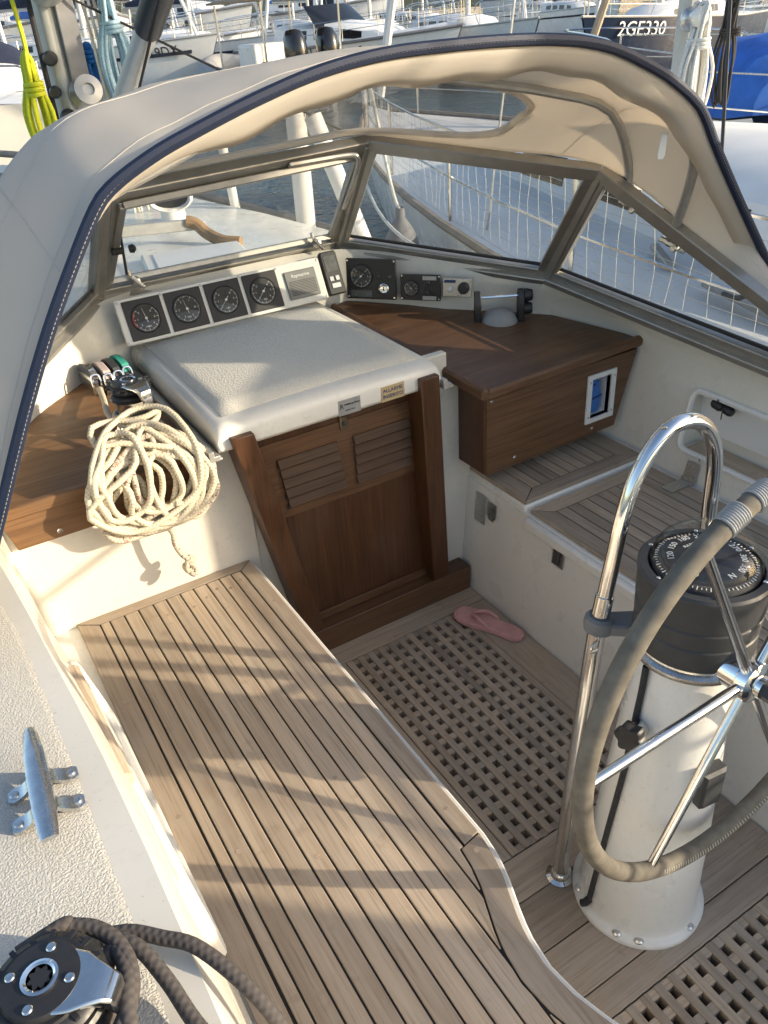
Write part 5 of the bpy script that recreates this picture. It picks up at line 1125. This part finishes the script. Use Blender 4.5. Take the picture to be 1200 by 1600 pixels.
for p, q, r in (((3.35, 2.45, .57), (2.45, 1.62, 1.02), .012), ((3.0, 1.6, .55), (2.3, 1.0, .95), .012)):
    rope('mooring_line', [p, tuple((V(*p) + V(*q)) / 2 - V(0, 0, .05)), q], r, 'black_rope', 'dark mooring line crossing to the neighbour beside the side pane' if p[0] > 3.2 else 'dark mooring line at the picture edge behind the side pane', 'rope', 5, 7)
FD = thing('fender', 'white fender with grey top hanging between the two boats', 'fender', (2.98, 4.75, .0))
MB().lathe([(.02, -.1), (.08, -.06), (.12, .05), (.125, .30), (.11, .42), (.07, .50), (.03, .55), (.028, .62)], (3.0, 4.80, .06), seg=20).build('body', 'white_paint', FD)
MB().lathe([(.128, .30), (.115, .42), (.075, .505), (.034, .56), (.03, .63)], (3.0, 4.80, .06), seg=20, cap=False).build('cap', 'cover_grey', FD)
MB().tube(cr([(3.0, 4.80, .66), (2.96, 4.84, .85), (2.88, 4.9, 1.45)], 4), .012, 7).build('lanyard', 'white_rope', FD)
rope('bow_line', [(2.50, 3.4, .66), (2.75, 4.4, .61), (3.25, 5.6, .60), (4.2, 7.4, .63), (4.72, 8.0, .68)], .011, 'white_rope', 'pale line running from the near boat along the neighbour toe rail', 'rope', 6, 7)
mp = V(*(Matrix.LocRotScale(NB.location, NB.rotation_euler, None) @ Vector((0, by_ends((3.75, -3.2), (6.35, 10.9))['L'] * .56, 0))))
coil('rope_coil', (mp[0] - .12, mp[1] - .20, 1.36), .115, .38, 16, .0115, 'white_rope', 'thick white rope coil hanging on the neighbour mast')
coil('rope_coil', (mp[0] + .24, mp[1] - .16, 1.42), .085, .34, 9, .008, 'black_rope', 'black rope coil hanging beside the white one')
WN = thing('mast_winch', 'round steel winch above the white rope coil on the neighbour mast', 'winch', (mp[0] - .1, mp[1] - .15, 1.6))
MB().lathe([(.075, 0), (.075, .02), (.055, .04), (.05, .12), (.065, .15), (.06, .17), (.02, .175)], (mp[0] - .08, mp[1] - .08, 1.64), (-.5, -.85, .1), 24).build('drum', 'brushed', WN)
# third boat carrying the blue covered dinghy
sailboat('white yacht beyond the neighbour carrying the blue covered dinghy', **by_ends((8.1, -2.5), (10.6, 11.5)), B=4.0, F=.95, sheer=.12, cover='cover_grey', bh=3.2)
DG = thing('covered_dinghy', 'dinghy under a bright blue cover on the next yacht', 'dinghy', (8.15, 6.0, .6))
rg = []
for t, w, h in ((0, .35, .35), (.06, .58, .55), (.3, .66, .62), (.6, .64, .60), (.85, .5, .52), (.96, .28, .42), (1, .1, .3)):
    a = V(7.72, 5.25, .78) + V(.9, 1.55, 0) * t; e = V(.86, -.5, 0)
    rg.append([a + e * w * 1.02 * c + V(0, 0, h * s * (1 + .05 * math.sin(9 * t + 3 * c))) for c, s in ((-1, -.12), (-1, .2), (-.9, .5), (-.6, .82), (0, 1), (.6, .82), (.9, .5), (1, .2), (1, -.12))])
MB().rings(rg, closed=False, cap0=False).build('cover', 'blue_cover', DG, smooth=50)
MB().add(rg[0], [tuple(range(9))]).build('cover_end', 'blue_cover', DG); MB().rings([[V(*p) * 1 - V(0, 0, .02) for p in (r[0], r[0] + V(.1, -.05, -.22), r[-1] + V(-.1, .05, -.22), r[-1])] for r in rg], closed=False).build('hull', 'hull_white', DG)
MB().tube(cr([(7.55, 5.05, .30), (7.6, 5.1, .62), (7.95, 5.3, .68), (8.5, 5.0, .68)], 5), .02, 8).build('cradle_rail', 'stainless', DG); MB().tube(cr([(8.3, 6.9, .5), (8.35, 6.8, .68), (9.0, 6.4, .68), (9.05, 6.3, .5)], 4), .02, 8).build('cradle_rail', 'stainless', DG)
# boats across the basin
sailboat('white yacht with hull number beyond the vang strut', **by_ends((4.6, 37.0), (10.75, 28.2)), B=3.4, F=1.45, stripe='navy', number='2J2319DX', num_y=.82, num_size=.40)
sailboat('dark blue hulled yacht with white hull number', **by_ends((26.2, 20.9), (17.7, 18.4)), B=3.6, F=1.35, hull='hull_navy', stripe='navy', number='2GE330', num_mat='ink', num_y=.85, num_size=.50, cover=None)
sailboat('white yacht with thin dark stripe left of the dark blue hull', **by_ends((18.8, 28.8), (17.9, 21.0)), B=3.6, F=1.35, stripe='navy', cover='blue_cover')
sailboat('cream yacht with a navy hood at the left edge', **by_ends((1.7, 16.5), (4.4, 26.5)), B=3.4, F=1.2, hull='hull_cream', hood='cover_navy')
sailboat('white yacht with a navy cover between the numbered hull and the inflatable', **by_ends((10.4, 38), (13.6, 29.5)), B=3.4, F=1.3, stripe='navy')
sailboat('white yacht with a beige hood astern of the motor yacht', **by_ends((19.5, 41), (23.5, 32.5)), B=3.5, F=1.3, cover='cover_beige', hood='cover_beige')
sailboat('white yacht half hidden by the white rope coil', **by_ends((31.5, 24.5), (38.5, 20)), B=3.6, F=1.3, stripe='navy', cover='cover_grey')
def motor(label, stern, bow, number=None, num_y=.6, sc=1.0):
    k = by_ends(stern, bow); L = k['L'] / sc; B = 3.7; F = 1.25; rt = thing('motor_yacht', label, 'motorboat', (0, 0, 0), 'motorboats across the basin')
    rg = hullshape(L, B, F, .35, .9, flare=.2, stern=.95); MB().rings(rg, closed=False).build('hull', 'hull_white', rt, smooth=50); MB().add(rg[0], [tuple(range(9))]).build('transom', 'hull_white', rt)
    MB().rings([[V(*r[0]) + V(.02, 0, -.02), V(0, r[0][1], r[0][2] + .10), V(*r[-1]) + V(-.02, 0, -.02)] for r in rg], closed=False).build('deck', 'deck_white', rt, smooth=60)
    for sg in (0, -1): MB().tube([V(*r[sg]) + V(0, 0, -.06) for r in rg], .05, 6).build('rubbing_strake', 'cover_grey', rt)
    cabin(rt, L * .22, L * .80, B * .40, B * .20, F * 1.03, .55, 'hull_white', 3, slope=.6)
    q = [[(-B * .36, L * .22 + a, F + .5 + h), (-B * .30, L * .30 + a, F + 1.25 + h * .5), (B * .30, L * .30 + a, F + 1.25 + h * .5), (B * .36, L * .22 + a, F + .5 + h)] for a, h in ((0, 0), (L * .12, .05))]
    m = MB(); m.rings([[(-B * .36, L * .46, F + .5), (0, L * .52, F + .5), (B * .36, L * .46, F + .5)], [(-B * .30, L * .37, F + 1.1), (0, L * .42, F + 1.12), (B * .30, L * .37, F + 1.1)]], closed=False); m.build('windscreen', 'window_dark', rt)
    m = MB(); m.tube([(-B * .33, L * .20, F + 1.9), (B * .33, L * .20, F + 1.9)], .06, 8); m.tube([(-B * .40, L * .16, F), (-B * .33, L * .20, F + 1.9)], .05, 8); m.tube([(B * .40, L * .16, F), (B * .33, L * .20, F + 1.9)], .05, 8); m.build('radar_arch', 'hull_white', rt)
    m = MB(); m.rings([[(x, y, F + 1.9 + .12 * math.sin(math.pi * (x / B + .5))) for x in np.linspace(-B * .36, B * .36, 7)] for y in (L * .04, L * .2, L * .36)], closed=False); m.build('canopy', 'cover_navy', rt, solid=.03)
    rails(rt, rg, .55, 6, 17, 2)
    for sg in (-1, 1):
        for t in (.62, .70): i = int(t * 16); p = V(*rg[i][-1 if sg > 0 else 0]) * .55 + V(*rg[i][-2 if sg > 0 else 1]) * .45; MB().lathe([(.15, -.01), (.15, .03), (.10, .035)], p, (sg, .1, .1), 16).build('porthole', 'window_dark', rt)
    if number:
        s = k['side']; i0 = int(num_y * 16); a, b = V(*rg[i0][-1 if s > 0 else 0]), V(*rg[i0 + 1][-1 if s > 0 else 0]); a1 = V(*rg[i0][-2 if s > 0 else 1]); d = (b - a) / np.linalg.norm(b - a) * s; up = a - a1; up /= np.linalg.norm(up); nn = np.cross(d, up); c = a * .74 + a1 * .26
        text('hull_number', number, .36, c + nn * .04, d, np.cross(nn, d), 'ink_black', rt, .004)
    place(rt, k['x'], k['y'], k['head']); rt.scale = (sc, sc, sc)
motor('white motor yacht with hull number, bow towards the tall white mast', (13.6, 29.8), (16.3, 22.6), 'U512AM', .50)
motor('white motor yacht far behind the outboard engines', (12.0, 47), (18.5, 42))
for s_, b_, lb in (((-2, 62), (3.2, 52), 'tall white motor cruiser in the distance at the left edge'), ((10.5, 72), (13.5, 61), 'tall white motor cruiser behind the pale blue coil'), ((21.5, 69), (25.5, 59), 'tall white motor cruiser above the inflatable boat'), ((31, 69), (37, 58), 'tall white motor cruiser behind the striped yacht'), ((49, 60), (48.5, 47.5), 'tall white motor cruiser behind the dark blue hull'), ((17, 74), (17.5, 63), 'tall white motor cruiser right of the vang strut'), ((4.2, 72), (7.5, 62), 'tall white motor cruiser behind the mast')): motor(lb, s_, b_, sc=1.75)
# rigid inflatable with two outboards
RB = thing('inflatable_boat', 'grey inflatable boat with two black outboard engines', 'dinghy', (0, 0, 0)); k = by_ends((11.5, 23.0), (10.9, 28.2)); L = k['L']
pth = cr([(-.95, 0, .45), (-.95, L * .5, .48), (-.8, L * .8, .58), (0, L * 1.02, .72), (.8, L * .8, .58), (.95, L * .5, .48), (.95, 0, .45)], 6); MB().tube(pth, .27, 14).build('tube', 'rib_grey', RB)
MB().rings([[(-.8, y, .4), (0, y, -.1 + z), (.8, y, .4)] for y, z in ((0, 0), (L * .6, 0), (L * .95, .4))], closed=False).build('hull', 'hull_white', RB); MB().box(-.45, .45, L * .35, L * .55, .3, 1.2).build('console', 'hull_white', RB, bevel=.06); MB().box(-.5, .5, L * .15, L * .3, .3, .85).build('seat', 'cover_tan', RB, bevel=.08); MB().box(-.8, .8, -.02, .08, .2, .8).build('transom', 'hull_white', RB)
for x in (-.42, .42):
    m = MB(); m.rings([[(x + w * math.cos(2 * math.pi * i / 16), -.38 + dd + l * math.sin(2 * math.pi * i / 16), z) for i in range(16)] for z, w, l, dd in ((.72, .16, .24, 0), (.80, .22, .34, 0), (1.05, .24, .38, 0), (1.30, .22, .36, .03), (1.44, .15, .26, .06), (1.47, .06, .1, .06))]); eg = m.build('outboard', 'outboard', RB, smooth=50)
    MB().box(x - .08, x + .08, -.5, -.2, -.5, .72).build('leg', 'rib_grey', RB, bevel=.03)
m = MB(); m.rings([[(x, y, 2.0 + .12 * math.cos(x * 1.2)) for x in np.linspace(-1.1, 1.1, 7)] for y in (-.2, L * .2, L * .55)], closed=False); m.build('awning', 'cover_tan', RB, solid=.04)
for x in (-1.0, 1.0):
    for y in (0, L * .5): MB().tube([(x, y, .6), (x, y, 2.0)], .025, 6).build('awning_pole', 'stainless', RB)
place(RB, k['x'], k['y'], k['head']); RB.scale = (1.25, 1, 1.25)
# farther rows
far = [((1.0, 66), (3.5, 57), 'hull_cream', 'blue_cover', 'cream yacht in the last row at the left edge'), ((7.0, 67), (8.5, 58), 'hull_white', 'cover_grey', 'white yacht with grey cover in the last row'), ((13.5, 66), (14.5, 57.5), 'hull_navy', 'cover_beige', 'dark hulled yacht in the last row behind the inflatable'), ((20, 64), (20.5, 55), 'hull_white', 'cover_navy', 'white yacht in the last row above the outboards'), ((28, 62), (28, 53), 'hull_cream', 'blue_cover', 'cream yacht with a blue cover in the last row'), ((36, 60), (35, 51), 'hull_white', 'cover_navy', 'white yacht in the last row left of the dark blue hull'), ((45, 55), (43, 46), 'hull_white', 'cover_beige', 'white yacht in the last row right of the dark blue hull'), ((54, 49), (51, 40.5), 'hull_cream', 'cover_navy', 'cream yacht in the last row at the right edge'), ((3.0, 52), (5.6, 43), 'hull_white', 'cover_navy', 'white yacht in the far row behind the yellow coil'), ((9.5, 56), (10.5, 46), 'hull_navy', 'blue_cover', 'dark yacht in the far row behind the blue coil'), ((15.5, 55), (15.8, 45), 'hull_white', 'cover_beige', 'white yacht in the far row with a beige sail cover'),
       ((23.5, 52), (24.0, 42), 'hull_white', 'cover_grey', 'white yacht in the far row above the motor yacht'), ((31, 50), (29.5, 40.5), 'hull_cream', 'cover_navy', 'cream yacht in the far row behind the striped one'), ((38, 44), (35.5, 35), 'hull_white', 'blue_cover', 'white yacht in the far row behind the dark blue hull'),
       ((46, 40), (42, 31.5), 'hull_white', 'cover_navy', 'white yacht in the far row nearest the picture edge'), ((50, 30), (42.5, 24.8), 'hull_white', 'cover_beige', 'white yacht with beige cover lying across the water')]
for s, b, h, c, lb in far: sailboat(lb, **by_ends(s, b), B=3.5, F=1.3, hull=h, cover=c, stripe='navy' if h == 'hull_white' else None, group='yachts in the far row')
# pontoon, quay and hillside
m = MB(); m.box(-1.2, 1.1, 14.5, 60, -.38, .12); o = tag(m.build('pontoon_path', 'cover_beige'), kind='structure')
o = tag(MB().box(-90, 160, 74, 78, -1, 1.1).build('quay_wall', 'stone'), kind='structure')
rows = []
for y, hgt in ((90, 1), (130, 9), (190, 22), (260, 30)):
    rows.append([(x, y + 6 * math.sin(x * .05), hgt * (.75 + .3 * math.sin(x * .013 + 1) + .12 * math.sin(x * .07)) - 1) for x in np.linspace(-250, 330, 60)])
tag(MB().sheet(rows).build('hills', 'hill_green'), kind='structure')
